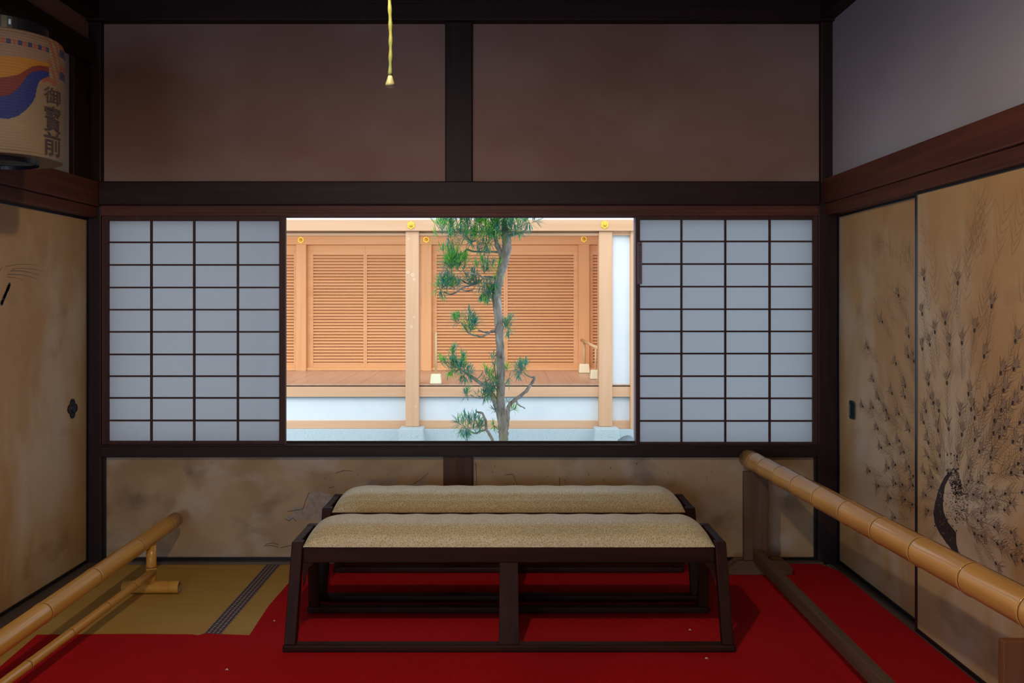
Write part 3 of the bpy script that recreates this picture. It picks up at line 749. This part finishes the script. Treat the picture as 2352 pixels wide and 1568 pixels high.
for i in range(NZ):
    z = lz0 + zr*(i+.5)/NZ
    for k in range(NA):
        a = 2*PI*(k+.5)/NA - PI; aw, kk = wrap(a)
        top, yr, rb, bc = [at(c, aw) for c in cv]
        strip = False
        if a > aR and a < aR + .62: # the lettered strip and the flame border
            m = 0
            da = a - aR
            if z > bc - .0: m = 5 if (math.sin(da*40 + z*90) > .35) else 0
            if da > .28 and z > bc-.02: m = [6, 5, 0][int((z*38) % 3)] if z > Z(185, LD) else 0
        elif z > top: 
            zz = (lz1 - z)/zr
            m = 6 if (.09 < zz < .13 and math.sin(a*40) > .2) else 5 if (.09 < zz < .13 and math.sin(a*40) < -.6) else 7
        elif z > yr: m = 1
        elif z > rb: m = 2
        elif z > bc: m = 3
        else: m = 0
        if 0 < bc - z < .016 and .83 < (aw-aL)/(aR-aL) : m = 5
        mb.f.append([i*NA+k, i*NA+(k+1)%NA, (i+1)*NA+(k+1)%NA, (i+1)*NA+k]); mb.m.append(m); mb.sm.append(True)
mb.v = vs
lm = [mat('lantern_paper', (.17,.115,.065), (.135,.09,.05), .7, (6,6,6), 3), mat('lantern_yellow', (.21,.082,.002), rough=.7), mat('lantern_red', (.085,.007,.003), rough=.7), mat('lantern_blue', (.002,.008,.085), rough=.7),
      M['lacquer'], mat('lantern_vermilion', (.17,.04,.016), rough=.7), mat('lantern_indigo', (.02,.016,.05), rough=.7), mat('lantern_pink_paper', (.135,.08,.05), rough=.7)]
body = mb.build('lantern_shade', lm, ln)
MB().lathe([(LR*.60,lz0-.0),(LR*.965,lz0-.0),(LR*.975,lz0+.006),(LR*.965,lz0+.010)], (lc.x,lc.y,0), 'z', 64, 0, False).lathe([(LR*.60,lz0-.012),(LR*.60,lz0),(LR*.62,lz0),(LR*.62,lz0-.012)], (lc.x,lc.y,0), 'z', 64, 0, False).build('lower_ring', M['lacquer'], ln)
MB().lathe([(LR*.97,lz1-.004),(LR*.80,lz1+.004),(LR*.76,lz1+.004),(LR*.76,lz1+.052),(LR*.72,lz1+.056),(LR*.70,lz1+.052),(LR*.70,lz1+.002)], (lc.x,lc.y,0), 'z', 64, 0, False).build('upper_ring', M['lacquer'], ln)
mb = MB()
for a in (.3, .3+PI): mb.tube([(lc.x+LR*.73*math.sin(a), lc.y-LR*.73*math.cos(a), lz1+.05), (lc.x, lc.y, lz1+.16)], .003, 6)
mb.tube([(lc.x, lc.y, lz1+.155), (lc.x, lc.y, ZC)], .004, 8); mb.build('hanging_wire', M['iron'], ln)
g = cyl(22, 78, LR*.765); MB().tube([(lc.x+LR*.77*math.sin(g[0]), lc.y-LR*.77*math.cos(g[0]), lz1+.022), (lc.x+LR*.77*math.sin(g[0]), lc.y-LR*.77*math.cos(g[0]), lz1+.040)], .0045, 8).build('metal_fitting', mat('pale_metal', (.45,.55,.62), rough=.3), ln)

# brush lettering bent round the lantern
def text_mesh(s, size):
    cu = bpy.data.curves.new('t', 'FONT'); cu.body = s; cu.size = size; cu.align_x = 'CENTER'; cu.align_y = 'CENTER'; cu.resolution_u = 3
    cu.offset = size*.010
    to = bpy.data.objects.new('t', cu); COL.objects.link(to)
    bpy.context.view_layer.update()
    me = bpy.data.meshes.new_from_object(to.evaluated_get(bpy.context.evaluated_depsgraph_get()))
    bpy.data.objects.remove(to); bpy.data.curves.remove(cu)
    bm = bmesh.new(); bm.from_mesh(me)
    for k in range(-9, 10):
        bmesh.ops.bisect_plane(bm, geom=bm.verts[:] + bm.edges[:] + bm.faces[:], plane_co=(k*size*.055, 0, 0), plane_no=(1, 0, 0))
    bm.to_mesh(me); bm.free()
    v = [tuple(p.co) for p in me.vertices]; f = [tuple(p.vertices) for p in me.polygons]; bpy.data.meshes.remove(me)
    if v:
        xs = [p[0] for p in v]; ys = [p[1] for p in v]; cx, cy = (min(xs)+max(xs))/2, (min(ys)+max(ys))/2
        hx, hy = (max(xs)-min(xs))/2 or 1, (max(ys)-min(ys))/2 or 1
        v = [((p[0]-cx)/hx, (p[1]-cy)/hy) for p in v]
    return v, f
mb = MB()
for ch, ya, yb in (('御', 192, 239), ('寳', 243, 304), ('前', 303, 357)):
    v, f = text_mesh(ch, 1.0)
    a0, _ = cyl(99, 250); a1 = a0 + .42; am = (a0+a1)/2; ha = (a1-a0)/2
    z1_, z0_ = cyl(118, ya)[1], cyl(118, yb)[1]
    zm, hz = (z0_+z1_)/2, (z1_-z0_)/2
    R_ = LR + .0034
    mb.add([(lc.x + R_*math.sin(am + p[0]*ha), lc.y - R_*math.cos(am + p[0]*ha), zm + p[1]*hz) for p in v], f)
if mb.v: mb.build('lettering', M['ink'], body)['label'] = 'black brush characters down the side'

# ------------------------------------------------------------------ lamp above the frame and its pull cord
cd = 2.0; cx_ = X(896, cd); z_end = Z(200, cd)
lp = thing('ceiling_lamp', 'round ceiling lamp hanging above with a white shade', 'lamp', (cx_-.08, 1.75, ZC))
lx, ly = cx_-.08, 1.75
MB().lathe([(.02,2.47),(.05,2.47),(.20,2.41),(.26,2.345),(.255,2.34),(.19,2.40),(.02,2.46)], (lx,ly,0), 'z', 40).build('lamp_shade', mat('white_enamel', (.7,.7,.68), rough=.5), lp)
MB().tube([(lx,ly,2.47),(lx,ly,ZC)], .004, 8).build('cable', M['iron'], lp)
em = bpy.data.materials.new('lit_bulb'); em.use_nodes = True; eb = em.node_tree.nodes['Principled BSDF']
eb.inputs['Emission Color'].default_value = (1,.80,.55,1); eb.inputs['Emission Strength'].default_value = 20
MB().lathe([(.001,2.382),(.022,2.387),(.030,2.400),(.026,2.415),(.014,2.43),(.012,2.46)], (lx,ly,0), 'z', 20).build('bulb', em, lp)
pl_ = bpy.data.lights.new('lamp_light', 'POINT'); pl_.energy = 78; pl_.color = (1.0, .80, .56); pl_.shadow_soft_size = .035
po = bpy.data.objects.new('lamp_light', pl_); COL.objects.link(po); po.location = (lx, ly, 2.342)
mb = MB(); pts = []; rr = []
for k in range(60):
    u = k/59; z = z_end + .022 + u*(2.31 - z_end - .022)
    pts.append((cx_ + .002*math.sin(u*9) - .004*u, cd + .001*math.sin(u*13), z)); rr.append(.0042 + .0008*math.sin(u*90))
pc = thing('pull_cord', 'yellow-green lamp pull cord with a small bell-shaped knob', 'cord', (cx_, cd, z_end))
mb.tube(pts, rr, 10).build('cord', M['cord'], pc)
MB().lathe([(.0005,z_end),(.008,z_end),(.0102,z_end+.003),(.0100,z_end+.007),(.0065,z_end+.017),(.0045,z_end+.024),(.001,z_end+.025)], (cx_,cd,0), 'z', 20).build('knob', M['knob'], pc)
MB().tube([(cx_-.004, cd, 2.31), (cx_-.05, cd-.12, 2.37), (lx+.02, ly+.02, 2.40)], .003, 8).build('cord_guide', M['iron'], pc)

# paper note on the edge of the right window
nt_ = MB().box(X(1463.5,4.75), X(1475,4.75), 4.7535, 4.7560, Z(652,4.75), Z(556,4.75))
note = nt_.build('paper_note', M['note'], loc=(X(1469,4.75), 4.7535, Z(652,4.75)))
tag(note, 'narrow strip of paper with tiny writing stuck on the right window edge', 'paper strip')
mb = MB(); s_ = '障子には手をふれないでください'
for k, ch in enumerate(s_):
    v, f = text_mesh(ch, 1.0); zc = Z(562 + k*(85/len(s_)), 4.7534)
    mb.add([(X(1469.5,4.7534) + p[0]*.0072, 4.7530, zc + p[1]*.0052) for p in v], f)
if mb.v: mb.build('lettering', M['ink'], note)

# ------------------------------------------------------------------ courtyard and the cypress corridor opposite
struct(MB().box(-14, 14, 4.9, 22, -.55, -.45).build('ground', M['gravel']), 'pale gravel of the courtyard')
d1, d2 = 9.2, 11.04
ZF = Z(883, d1)
cb = thing('corridor_building', 'pale cypress corridor with louvred shutters across the courtyard', 'building', (0, 10, -.45))
hx_, hy_, hz_ = M['hinoki_x'], M['hinoki_y'], M['hinoki_z']
def part(name, mt, *boxes, bevel=.004, label=None):
    mb = MB()
    for b_ in boxes: mb.box(*b_)
    o = mb.build(name, mt, cb, bevel=bevel)
    if label: o['label'] = label
    return o
XA, XB = -6.5, X(1455, d1)
part('stone_plinth', M['granite'], (XA, 5.5, d1-.02, d1+.35, -.45, Z(985,d1)))
struct(MB().box(XA, 5.5, 8.35, d1-.021, -.45, Z(1010.5,d1)).build('ground_paving', M['granite'], bevel=.004), 'pale stone paving before the corridor')
part('ground_sill', M['front_x'], (XA, XB, d1+.03, d1+.2, Z(985,d1), Z(967,d1)))
part('plaster_panel', M['white'], (XA, XB, d1+.06, d1+.16, Z(967,d1), Z(912,d1)), bevel=0)
part('floor_beam', M['front_x'], (XA, XB, d1+.01, d1+.22, Z(911.5,d1), ZF-.006))
part('grey_strip', mat('strip_grey', (.30,.36,.38), rough=.6), (XA, XB, d1+.035, d1+.06, Z(915,d1), Z(911,d1)), bevel=0)  # thin grey strip below the floor beam
mb = MB()
xx = XA; random.seed(3)
while xx < XB-.02:
    w_ = .24; mb.box(xx+.0012, min(xx+w_, XB)-.0012, d1+.16, d2+.02, ZF-.03, ZF+random.uniform(-.0008,.0008)); xx += w_
mb.box(XA, XB, d1+.01, d1+.16, ZF-.02, ZF+.001)
mb.build('floor_boards', wood('floor_cypress', (.60,.40,.29), (.50,.32,.22), 'y', rough=.32, k=.6, bump=.04), cb)
knot_m = [mat('pale_knot_rim', (.78,.60,.42), rough=.5), mat('knot_core', (.62,.36,.20), rough=.5)]
for k, px in enumerate((947.5-886, 947.5-443, 947.5, 1390.5)):
    x = X(px, d1); a = 15.5*d1/F
    fp = part('front_post', M['front_z'], (x-a, x+a, d1-.03, d1+.12, Z(979,d1), Z(531,d1)), bevel=.008)
    if k == 2:
        for (kx, ky, kr) in ((937,625,3.2),(948,631,4),(951,641,3),(951,728,2.6),(945,750,3.4),(955,933,2.6),(938,548,2.4)):
            c = P(kx, ky, d1-.0305); r_ = kr*d1/F
            MB().lathe([(r_*.35,0),(r_,0)], c, 'y', 12).lathe([(.0001,.0004),(r_*.36,.0004)], c, 'y', 12, 1).build('wood_knot', knot_m, fp)
    w_, wt, h0, h1 = 30.5*d1/F, 27*d1/F, -.45, Z(979,d1)
    xs = x + (0 if k < 2 else 0)
    MB().hexa([(x-w_-.03,d1-.2,h0),(x+w_+.03,d1-.2,h0),(x+w_+.03,d1+.2,h0),(x-w_-.03,d1+.2,h0)],[(x-wt,d1-.16,h1),(x+wt,d1-.16,h1),(x+wt,d1+.16,h1),(x-wt,d1+.16,h1)]).build('stone_base', M['granite'], cb, bevel=.01)
part('side_post', M['front_z'], (X(1447.5,d1), X(1455,d1), d1-.02, d1+.2, Z(985,d1), Z(531,d1)))
part('front_beam', M['front_x'], (XA, X(1453,d1), d1-.06, d1+.14, Z(531,d1), Z(505.5,d1)), bevel=.005)
part('moulding', M['front_x'], (XA, X(1375,d1), d1-.005, d1+.12, Z(541,d1), Z(535,d1)), (XA, X(1375,d1), d1+.03, d1+.12, Z(535,d1), Z(531,d1)), bevel=.002)
part('upper_plaster', M['white'], (XA, XB+.2, d1+.02, d1+.1, Z(505.5,d1), Z(505.5,d1)+.5), bevel=0)
part('side_panel', M['white'], (X(1405,d1), X(1449,d1), d1+.04, d1+.10, ZF, Z(540,d1)), bevel=0)
part('head_rail', M['front_x'], (X(1405,d1), X(1449,d1), d1-.0, d1+.10, Z(540,d1), Z(531,d1)), bevel=.002)
# inner wall
q = d2
part('inner_beam', hx_, (XA, XB, q-.05, q+.12, Z(562,q), Z(541,q)))
part('inner_sill', hx_, (XA, XB, q-.02, q+.12, ZF+.002, Z(844,q)))
part('ceiling_boards', hy_, (XA, XB, d1+.1, q+.3, Z(525,q)+.10, Z(525,q)+.13), bevel=0)
part('inner_plaster', hx_, (XA, XB, q+.02, q+.12, Z(541,q), Z(541,q)+.35), bevel=0)
part('rear_wall', hx_, (XA, XB+.1, q+.13, q+.2, -.4, 2.9), bevel=0)
part('end_wall', hy_, (XB, XB+.1, d1+.2, q+.2, -.4, 2.9), bevel=0)
for px0, px1 in ((682,705), (969,992), (1328,1353)) + ((396,419),):
    part('inner_post', hz_, (X(px0,q), X(px1,q), q-.05, q+.10, ZF, Z(562,q)), bevel=.004)
def louver(a, b_, wa, wb):
    """shutter leaf between image columns a..b with stiles wa and wb columns wide, slats between"""
    e = .0008; x0, x1 = X(a,q)+e, X(b_,q)-e; xi0, xi1 = X(a+wa,q), X(b_-wb,q); zb, zt = Z(844,q)+e, Z(562,q)-e
    root = MB().box(x0, xi0, q+.02, q+.06, zb, zt).box(xi1, x1, q+.02, q+.06, zb, zt) \
        .box(xi0, xi1, q+.022, q+.06, Z(585,q), zt).box(xi0, xi1, q+.022, q+.06, zb, Z(838,q)).build('louvred_shutter', hx_, cb)
    mb = MB(); n = 36; z0, z1 = Z(838,q), Z(585,q); h = (z1-z0)/n
    for k in range(n):
        z = z0 + k*h
        mb.hexa([(xi0,q+.026,z+.001),(xi1,q+.026,z+.001),(xi1,q+.054,z+h*.50),(xi0,q+.054,z+h*.50)], [(xi0,q+.026,z+h*.50),(xi1,q+.026,z+h*.50),(xi1,q+.054,z+h*.99),(xi0,q+.054,z+h*.99)])
    mb.box(xi0, xi1, q+.055, q+.06, z0, z1)
    mb.build('slats', hx_, root)
    return root
for a in ((419,552,10,4),(552,682,4,8),(705,838.2,13.5,4),(838.2,969,4,10),(992,1161.5,11,4.5),(1161.5,1328,4.5,10),(1353,1450,9,6)): louver(*a)
# added fill light and its box behind the front beam, brightening the shutters
part('added_fill_box', hx_, (XA, XB, d1+.16, d1+.24, 2.16, 2.20), bevel=0)
tr_ = area('added_corridor_fill', ((XA+XB)/2, d1+.30, 2.15), (0, 0, 0), XB-XA, .08, 30, (.95, .97, 1.0))
tr_.rotation_euler = Vector((0, 1.7, -1.35)).to_track_quat('-Z', 'Y').to_euler(); tr_.data.spread = math.radians(120)
# gilt nail covers
def rosette(px, py, d, R_):
    c = P(px, py, d); mb = MB(); n = 36; pr = []
    for k in range(n):
        a = 2*PI*k/n + PI/2; r = R_*(.82 + .18*abs(math.cos(3*(a - PI/2)))**.7); pr.append((r*math.cos(a), r*math.sin(a)))
    v = [(c.x+p[0], c.y, c.z+p[1]) for p in pr] + [(c.x+p[0]*.93, c.y-.008, c.z+p[1]*.93) for p in pr]
    mb.add(v, [(k,(k+1)%n,n+(k+1)%n,n+k) for k in range(n)] + [tuple(range(n, 2*n))])
    mb.lathe([(R_*.52,.008),(R_*.50,.014),(R_*.36,.016),(R_*.32,.024),(R_*.20,.032),(.0005,.036)], c, 'y', 20)
    mb.build('gilt_nail_cover', M['brass'], cb)
for a in ((944,517),(1389,516),(501,517)): rosette(*a, d1-.061, 9.6*d1/F)
for a in ((691,551),(979,550),(1341,549),(405,551)): rosette(*a, q-.051, 8*q/F)
# roof
part('roof', mat('roof_tiles', (.10,.10,.11), rough=.7), (XA-.3, XB+.6, 8.9, 12.6, 3.05, 3.15), bevel=0)
# side wall right of the corridor
struct(MB().box(XB+.1, 6.0, d1+.1, d1+.3, -.4, 2.9).build('wall_courtyard', M['white']))

# barrier blocks on the corridor floor
def stand(px0, px1, py0, py1, d, label):
    x0, x1, z1 = X(px0,d), X(px1,d), Z(py0,d); z0 = ZF+.002; w_ = (x1-x0)
    t = thing('barrier_stand', label, 'stand', ((x0+x1)/2, d+w_/2, z0), 'wrapped barrier stands on the corridor floor')
    k = .08*w_
    MB().hexa([(x0,d,z0),(x1,d,z0),(x1,d+w_,z0),(x0,d+w_,z0)], [(x0+k,d+k,z1),(x1-k,d+k,z1),(x1-k,d+w_-k,z1),(x0+k,d+w_-k,z1)]).build('base_block', M['cream'], t, bevel=.012)
    return t, (x0+x1)/2, d+w_/2, z1
pole_m = mat('pale_bamboo_pole', (.66,.47,.27), rough=.5)
t, x, y, z = stand(987, 1014, 859, 883, d1+.02, 'cream wrapped stand with thin pole, beside the middle post')
MB().tube([(x,y,z-.02),(x,y,Z(763,d1+.1))], .011, 10).build('pole', pole_m, t)
t, x, y, z = stand(1330, 1356, 836, 857, 10.62, 'pale wooden barrier with rail on two cream wrapped blocks, half hidden by the right post')
t.name = 'barrier_railing'
MB().tube([(x,y,z-.02),(x,y,Z(786,10.7))], .016, 10).build('pole', pole_m, t)
e = Vector((X(1374,9.9), 9.85, Z(800,9.9))); MB().tube([(X(1336,10.75), 10.75, Z(781,10.75)), e], .018, 10).build('handrail', pole_m, t)
x0, x1, z0, z1, w_ = X(1356,9.78), X(1382,9.78), ZF+.002, Z(850,9.78), .119
MB().hexa([(x0,9.78,z0),(x1,9.78,z0),(x1,9.78+w_,z0),(x0,9.78+w_,z0)], [(x0+.01,9.79,z1),(x1-.01,9.79,z1),(x1-.01,9.77+w_,z1),(x0+.01,9.77+w_,z1)]).build('base_block', M['cream'], t, bevel=.012)
MB().tube([(X(1368.5,9.84),9.84,z1-.02),(X(1368.5,9.84),9.84,Z(800,9.9))], .011, 10).build('pole', pole_m, t)
# small rock at the foot of the corridor
mb = MB(); c = P(1442, 1013, 9.0); vs = []
bm = bmesh.new(); bmesh.ops.create_icosphere(bm, subdivisions=3, radius=1)
for v in bm.verts:
    k = 1 + .12*math.sin(v.co.x*5+1)*math.cos(v.co.y*4) + .06*math.sin(v.co.z*9)
    v.co = Vector((v.co.x*.085*k, v.co.y*.07*k, v.co.z*.05*k))
me = bpy.data.meshes.new('rock'); bm.to_mesh(me); bm.free(); me.materials.append(M['rock'])
o = bpy.data.objects.new('rock', me); COL.objects.link(o); o.location = (X(1441, 8.78), 8.78, Z(1010.5,d1)+.053)
tag(o, 'small blue-grey rock at the right end of the stone paving', 'rock')

# ------------------------------------------------------------------ podocarpus tree
random.seed(11)
TD = 7.0
tx = X(1157, TD)
tree = thing('garden_tree', 'slender pruned evergreen tree with tufts of narrow leaves in the courtyard', 'tree', (tx, TD, -.45))
def path(pts, dz=0):       # (px, py, width px, depth offset)
    v = []; r = []
    for p in pts:
        d = TD + (p[3] if len(p) > 3 else 0); v.append(P(p[0], p[1], d)); r.append(p[2]/2*d/F)
    return v, r
def smooth(v, r, k=4):
    ov, orr = [], []
    for i in range(len(v)-1):
        p0, p1, p2, p3 = v[max(i-1,0)], v[i], v[i+1], v[min(i+2, len(v)-1)]
        for j in range(k):
            t = j/k
            ov.append(.5*((2*p1) + (p2-p0)*t + (2*p0-5*p1+4*p2-p3)*t*t + (3*p1-p0-3*p2+p3)*t**3)); orr.append(r[i]*(1-t)+r[i+1]*t)
    ov.append(v[-1]); orr.append(r[-1]); return ov, orr
def limb(name, pts, knob=.08, n=10, parent=None):
    v, r = smooth(*path(pts), 5); r = [q*(1+random.uniform(-knob, knob)) for q in r]
    v = [p + Vector((random.uniform(-1,1), random.uniform(-1,1), random.uniform(-1,1)))*r[i]*.10 for i, p in enumerate(v)]
    return MB().tube(v, r, n).build(name, M['bark'], parent or tree)
limb('trunk', [(1158,1170,27),(1157,1050,24),(1157,1015,22),(1156,985,23),(1153,955,22),(1150,920,19),(1150,880,19),(1150,840,19),(1149,800,19),(1147,760,19.5),(1144,720,20),(1141,685,21),(1142,660,21),(1148,635,20),(1155,612,20),(1160,590,21),(1164,570,22),(1162,550,19),(1160,530,15),(1158,512,12),(1163,495,10),(1168,470,9),(1166,430,8),(1170,380,6)], .05, 16)
for pts in [
    [(1152,592,11),(1147,575,10),(1141,562,10),(1137,545,7),(1128,530,5,-.05),(1112,518,4,-.08)],
    [(1152,580,6),(1130,578,5,.03),(1105,578,4.5,.05),(1085,577,4.5,.05),(1073,573,4.5,.05),(1062,583,4,.03),(1040,586,3.5)],
    [(1167,542,7),(1178,539,6),(1192,536,5.5),(1203,532,5),(1210,523,4.5),(1211,512,4)],
    [(1092,553,5,-.05),(1080,553,5),(1072,543,6),(1062,534,5),(1052,525,4)],
    [(1150,500,7),(1130,480,6,-.1),(1090,470,5,-.15),(1050,475,4,-.1)], [(1165,480,6),(1185,465,5,.1),(1205,470,4,.1)],
    [(1148,646,8),(1138,638,7),(1126,636,5),(1112,636,5),(1106,643,4),(1095,650,4),(1078,656,4),(1062,661,4),(1050,670,4),(1034,676,4),(1020,670,3)],
    [(1124,640,5,-.05),(1112,638,4,-.06),(1098,631,4,-.08),(1084,628,3.5,-.1),(1072,625,3,-.1)],
    [(1108,641,4,.04),(1098,647,4,.05),(1076,651,3.5,.06),(1065,646,3.5,.06),(1056,640,3,.06)],
    [(1140,657,5),(1128,652,4),(1116,648,3.5,-.05)], [(1085,666,3),(1070,668,3),(1058,664,3)],
    [(1140,758,6),(1128,761,5),(1119,767,5),(1106,773,4.5),(1092,770,4),(1078,766,4),(1070,755,4),(1060,742,3.5)],
    [(1136,762,4),(1115,763,4,.03),(1098,758,3.5,.05)],
    [(1152,975,14),(1144,945,13),(1136,920,14),(1130,905,10),(1118,892,8),(1104,880,8),(1092,871,8),(1078,862,6),(1064,852,5)],
    [(1162,985,12),(1166,960,10),(1167,938,10),(1172,928,9),(1184,917,9),(1197,908,8),(1210,896,8),(1219,883,7),(1227,871,7),(1228,866,6),(1221,866,4),(1211,862,3.5),(1204,857,3)],
    [(1186,920,5),(1189,927,4),(1196,933,3),(1200,934,2.5),(1206,938,2.5)],
    [(1140,1040,9),(1132,1013,7),(1124,997,7),(1117,985,6),(1116,968,6),(1112,958,5),(1107,948,5),(1096,946,4),(1093,941,3)],
    [(1116,987,5),(1104,990,4.5),(1092,995,4),(1080,990,3)],
    [(1094,872,3),(1104,862,2),(1109,853,2)], [(1130,900,4),(1112,912,3,-.04),(1094,913,3,-.04),(1080,906,2.5,-.04)], [(1139,870,3),(1136,845,2.5),(1132,830,2.5)],
    [(1145,986,3),(1140,982,2),(1135,977,2)],
    [(1048,842,3),(1043,822,2.5),(1040,805,2)], [(1050,845,3),(1032,835,2.5),(1018,828,2)]]:
    limb('branch', pts, .10, 8)
def leaf(mb, p, dr, L_, w_, m, up):
    dr = dr.normalized(); sd = dr.cross(up)
    if sd.length < 1e-3: sd = dr.orthogonal()
    sd.normalize(); nr = sd.cross(dr).normalized(); bend = random.uniform(-.10, .16)*L_
    a = p; b_ = p + dr*L_*.35 + nr*bend*.5; c = p + dr*L_*.72 + nr*bend*.8; e = p + dr*L_ + nr*bend*.6
    mb.add([a, b_ - sd*w_/2, b_ + nr*w_*.12, b_ + sd*w_/2, c - sd*w_*.42, c + nr*w_*.10, c + sd*w_*.42, e],
           [(0,1,2),(0,2,3),(1,4,5,2),(2,5,6,3),(4,7,5),(5,7,6)], m, True)
def tuft(mb, p, ax, n, L_, m, spread=1.0):
    ax = ax.normalized()
    for k in range(n):
        a = random.uniform(0, 2*PI); t = random.uniform(.25, 1.35)*spread
        o_ = ax.orthogonal().normalized(); o2 = ax.cross(o_)
        dr = ax*math.cos(t) + (o_*math.cos(a) + o2*math.sin(a))*math.sin(t)
        q = p + ax*random.uniform(-.018, .012)
        leaf(mb, q, dr, L_*random.uniform(.7, 1.15), .0064*random.uniform(.8, 1.2), m if random.random() > .12 else 1-m, Vector((0,0,1)))
# clusters: px, py, rx, ry, tufts, leaf length px, share of fresh green, upward pull
CL = [(1012,516,16,14,8,24,.8,.5),(1030,540,30,15,13,24,.25,.3),(1050,515,26,16,14,22,.15,.5),(1072,535,22,18,10,22,.15,.3),(1085,508,22,14,12,22,.5,.6),(1108,530,22,22,17,24,.75,.5),
      (1130,512,20,16,12,22,.6,.6),(1135,545,18,20,14,22,.5,.3),(1142,528,12,16,8,22,.4,.4),(1090,548,16,10,6,20,.7,.2),(1110,565,12,7,5,18,.0,.1),(1122,560,10,10,4,18,.2,0),
      (1175,508,18,12,11,22,.2,.5),(1186,526,18,16,10,20,.1,.2),(1172,530,10,12,5,20,.1,.2),(1218,510,16,9,10,18,.05,.2),(1060,495,34,12,14,22,.6,.5),(1110,488,34,14,16,22,.6,.5),(1180,488,26,14,12,22,.3,.5),(1080,470,40,16,16,22,.5,.5),(1160,455,40,22,22,22,.5,.5),(1165,410,30,25,18,22,.6,.6),
      (1020,580,6,10,3,22,.7,1),(1038,596,18,10,9,26,.6,1.2),(1050,608,26,12,18,26,.75,1.0),(1045,618,28,10,14,22,.4,.3),(1062,600,12,12,6,24,.8,.8),
      (1012,662,14,8,8,22,.3,.3),(1030,652,20,12,16,24,.2,.8),(1048,656,16,9,9,22,.15,.8),
      (1108,600,6,8,3,16,.8,.9),(1120,606,10,8,4,16,.2,.9),(1096,614,10,5,3,18,.6,.6),(1132,602,6,6,3,14,.1,.6),(1140,618,8,10,5,18,.8,.4),(1115,622,8,12,5,16,.2,.6),(1088,635,18,9,9,16,.2,.4),(1078,642,14,7,5,16,.2,.4),
      (1105,655,18,9,10,18,.2,.2),(1120,660,18,12,13,18,.2,0),(1112,673,12,8,7,18,.3,-.2),(1130,668,10,10,7,18,.2,-.2),(1138,648,6,10,5,14,0,0),
      (1121,697,5,8,3,15,.4,.3),
      (1052,735,14,8,8,17,.15,.6),(1048,728,6,4,3,16,.5,1),(1080,728,8,12,5,20,.3,1.3),(1083,748,16,11,12,19,.25,.5),(1078,760,10,7,6,16,.2,.2),(1092,740,6,10,3,16,0,1),
      (1165,745,10,11,9,15,.1,.3),(1172,735,4,5,2,16,.3,1),(1168,756,8,6,4,16,0,-.4),
      (1041,803,4,4,2,14,.2,1),(1040,815,2,8,2,14,.2,.8),(1050,838,22,14,17,19,.15,.5),(1062,850,20,12,14,18,.1,.1),(1040,852,14,9,7,18,.2,-.1),(1075,864,14,8,8,18,.1,-.3),(1015,827,6,5,3,15,.8,.4),(1025,833,6,4,2,14,.6,.4),(1060,826,16,7,5,18,.2,.9),
      (1132,825,5,8,3,14,.4,.9),(1136,842,3,8,2,14,.3,.7),(1120,852,10,10,5,20,.7,.7),(1125,872,14,10,9,18,.4,.1),(1133,862,8,14,5,16,.3,.2),(1125,882,10,6,4,16,0,-.5),
      (1118,905,14,8,8,16,.1,.2),(1102,907,10,5,4,16,.3,.3),(1072,905,6,5,4,17,.1,.4),(1134,905,6,9,5,14,0,.1),(1165,850,4,6,2,17,.6,.4),(1170,870,6,6,2,20,.1,-.2),
      (1198,848,12,9,11,18,.1,.3),(1202,838,10,6,5,16,.1,.9),(1195,858,12,6,7,17,.1,-.4),
      (1074,990,10,6,7,18,0,-.6),(1080,978,18,7,7,19,0,.5),(1060,970,12,8,5,18,0,.6),(1097,968,12,10,7,18,0,.6),(1085,960,18,8,4,17,0,.6),(1100,982,12,6,5,18,0,.1),(1062,985,8,5,3,18,0,-.2),
      (1135,977,3,3,3,14,.8,.5),(1170,920,6,6,2,13,0,.3),(1177,940,4,5,2,13,.6,.3),(1137,940,5,4,2,13,.2,.4),(1128,895,6,10,4,14,0,.3)]
for (px, py, rx, ry, nt_, lp_, fr_, up) in CL:
    mb = MB(); s = TD/F; c = P(px, py, TD + random.uniform(-.06, .06))
    for k in range(max(2, int(nt_*(1.0 if py < 575 else .8)))):
        while True:
            q = Vector((random.uniform(-1,1), random.uniform(-1,1), random.uniform(-1,1)))
            if q.length < 1: break
        p = c + Vector((q.x*rx*s, q.y*max(rx, ry)*s*.8, q.z*ry*s))
        ax = Vector((q.x*.8, q.y*.8, q.z*.6 + up)) + Vector((random.uniform(-.3,.3), random.uniform(-.3,.3), random.uniform(-.2,.2)))
        if ax.length < .1: ax = Vector((0,0,1))
        tuft(mb, p, ax, 13, lp_*s*1.40, 1 if random.random() < fr_ else 0, 1.05)
        mb.tube([p - ax.normalized()*.035, p], .0016, 4, False, 2)
    mb.build('foliage', [M['leaf'], M['leaf2'], M['bark']], tree)
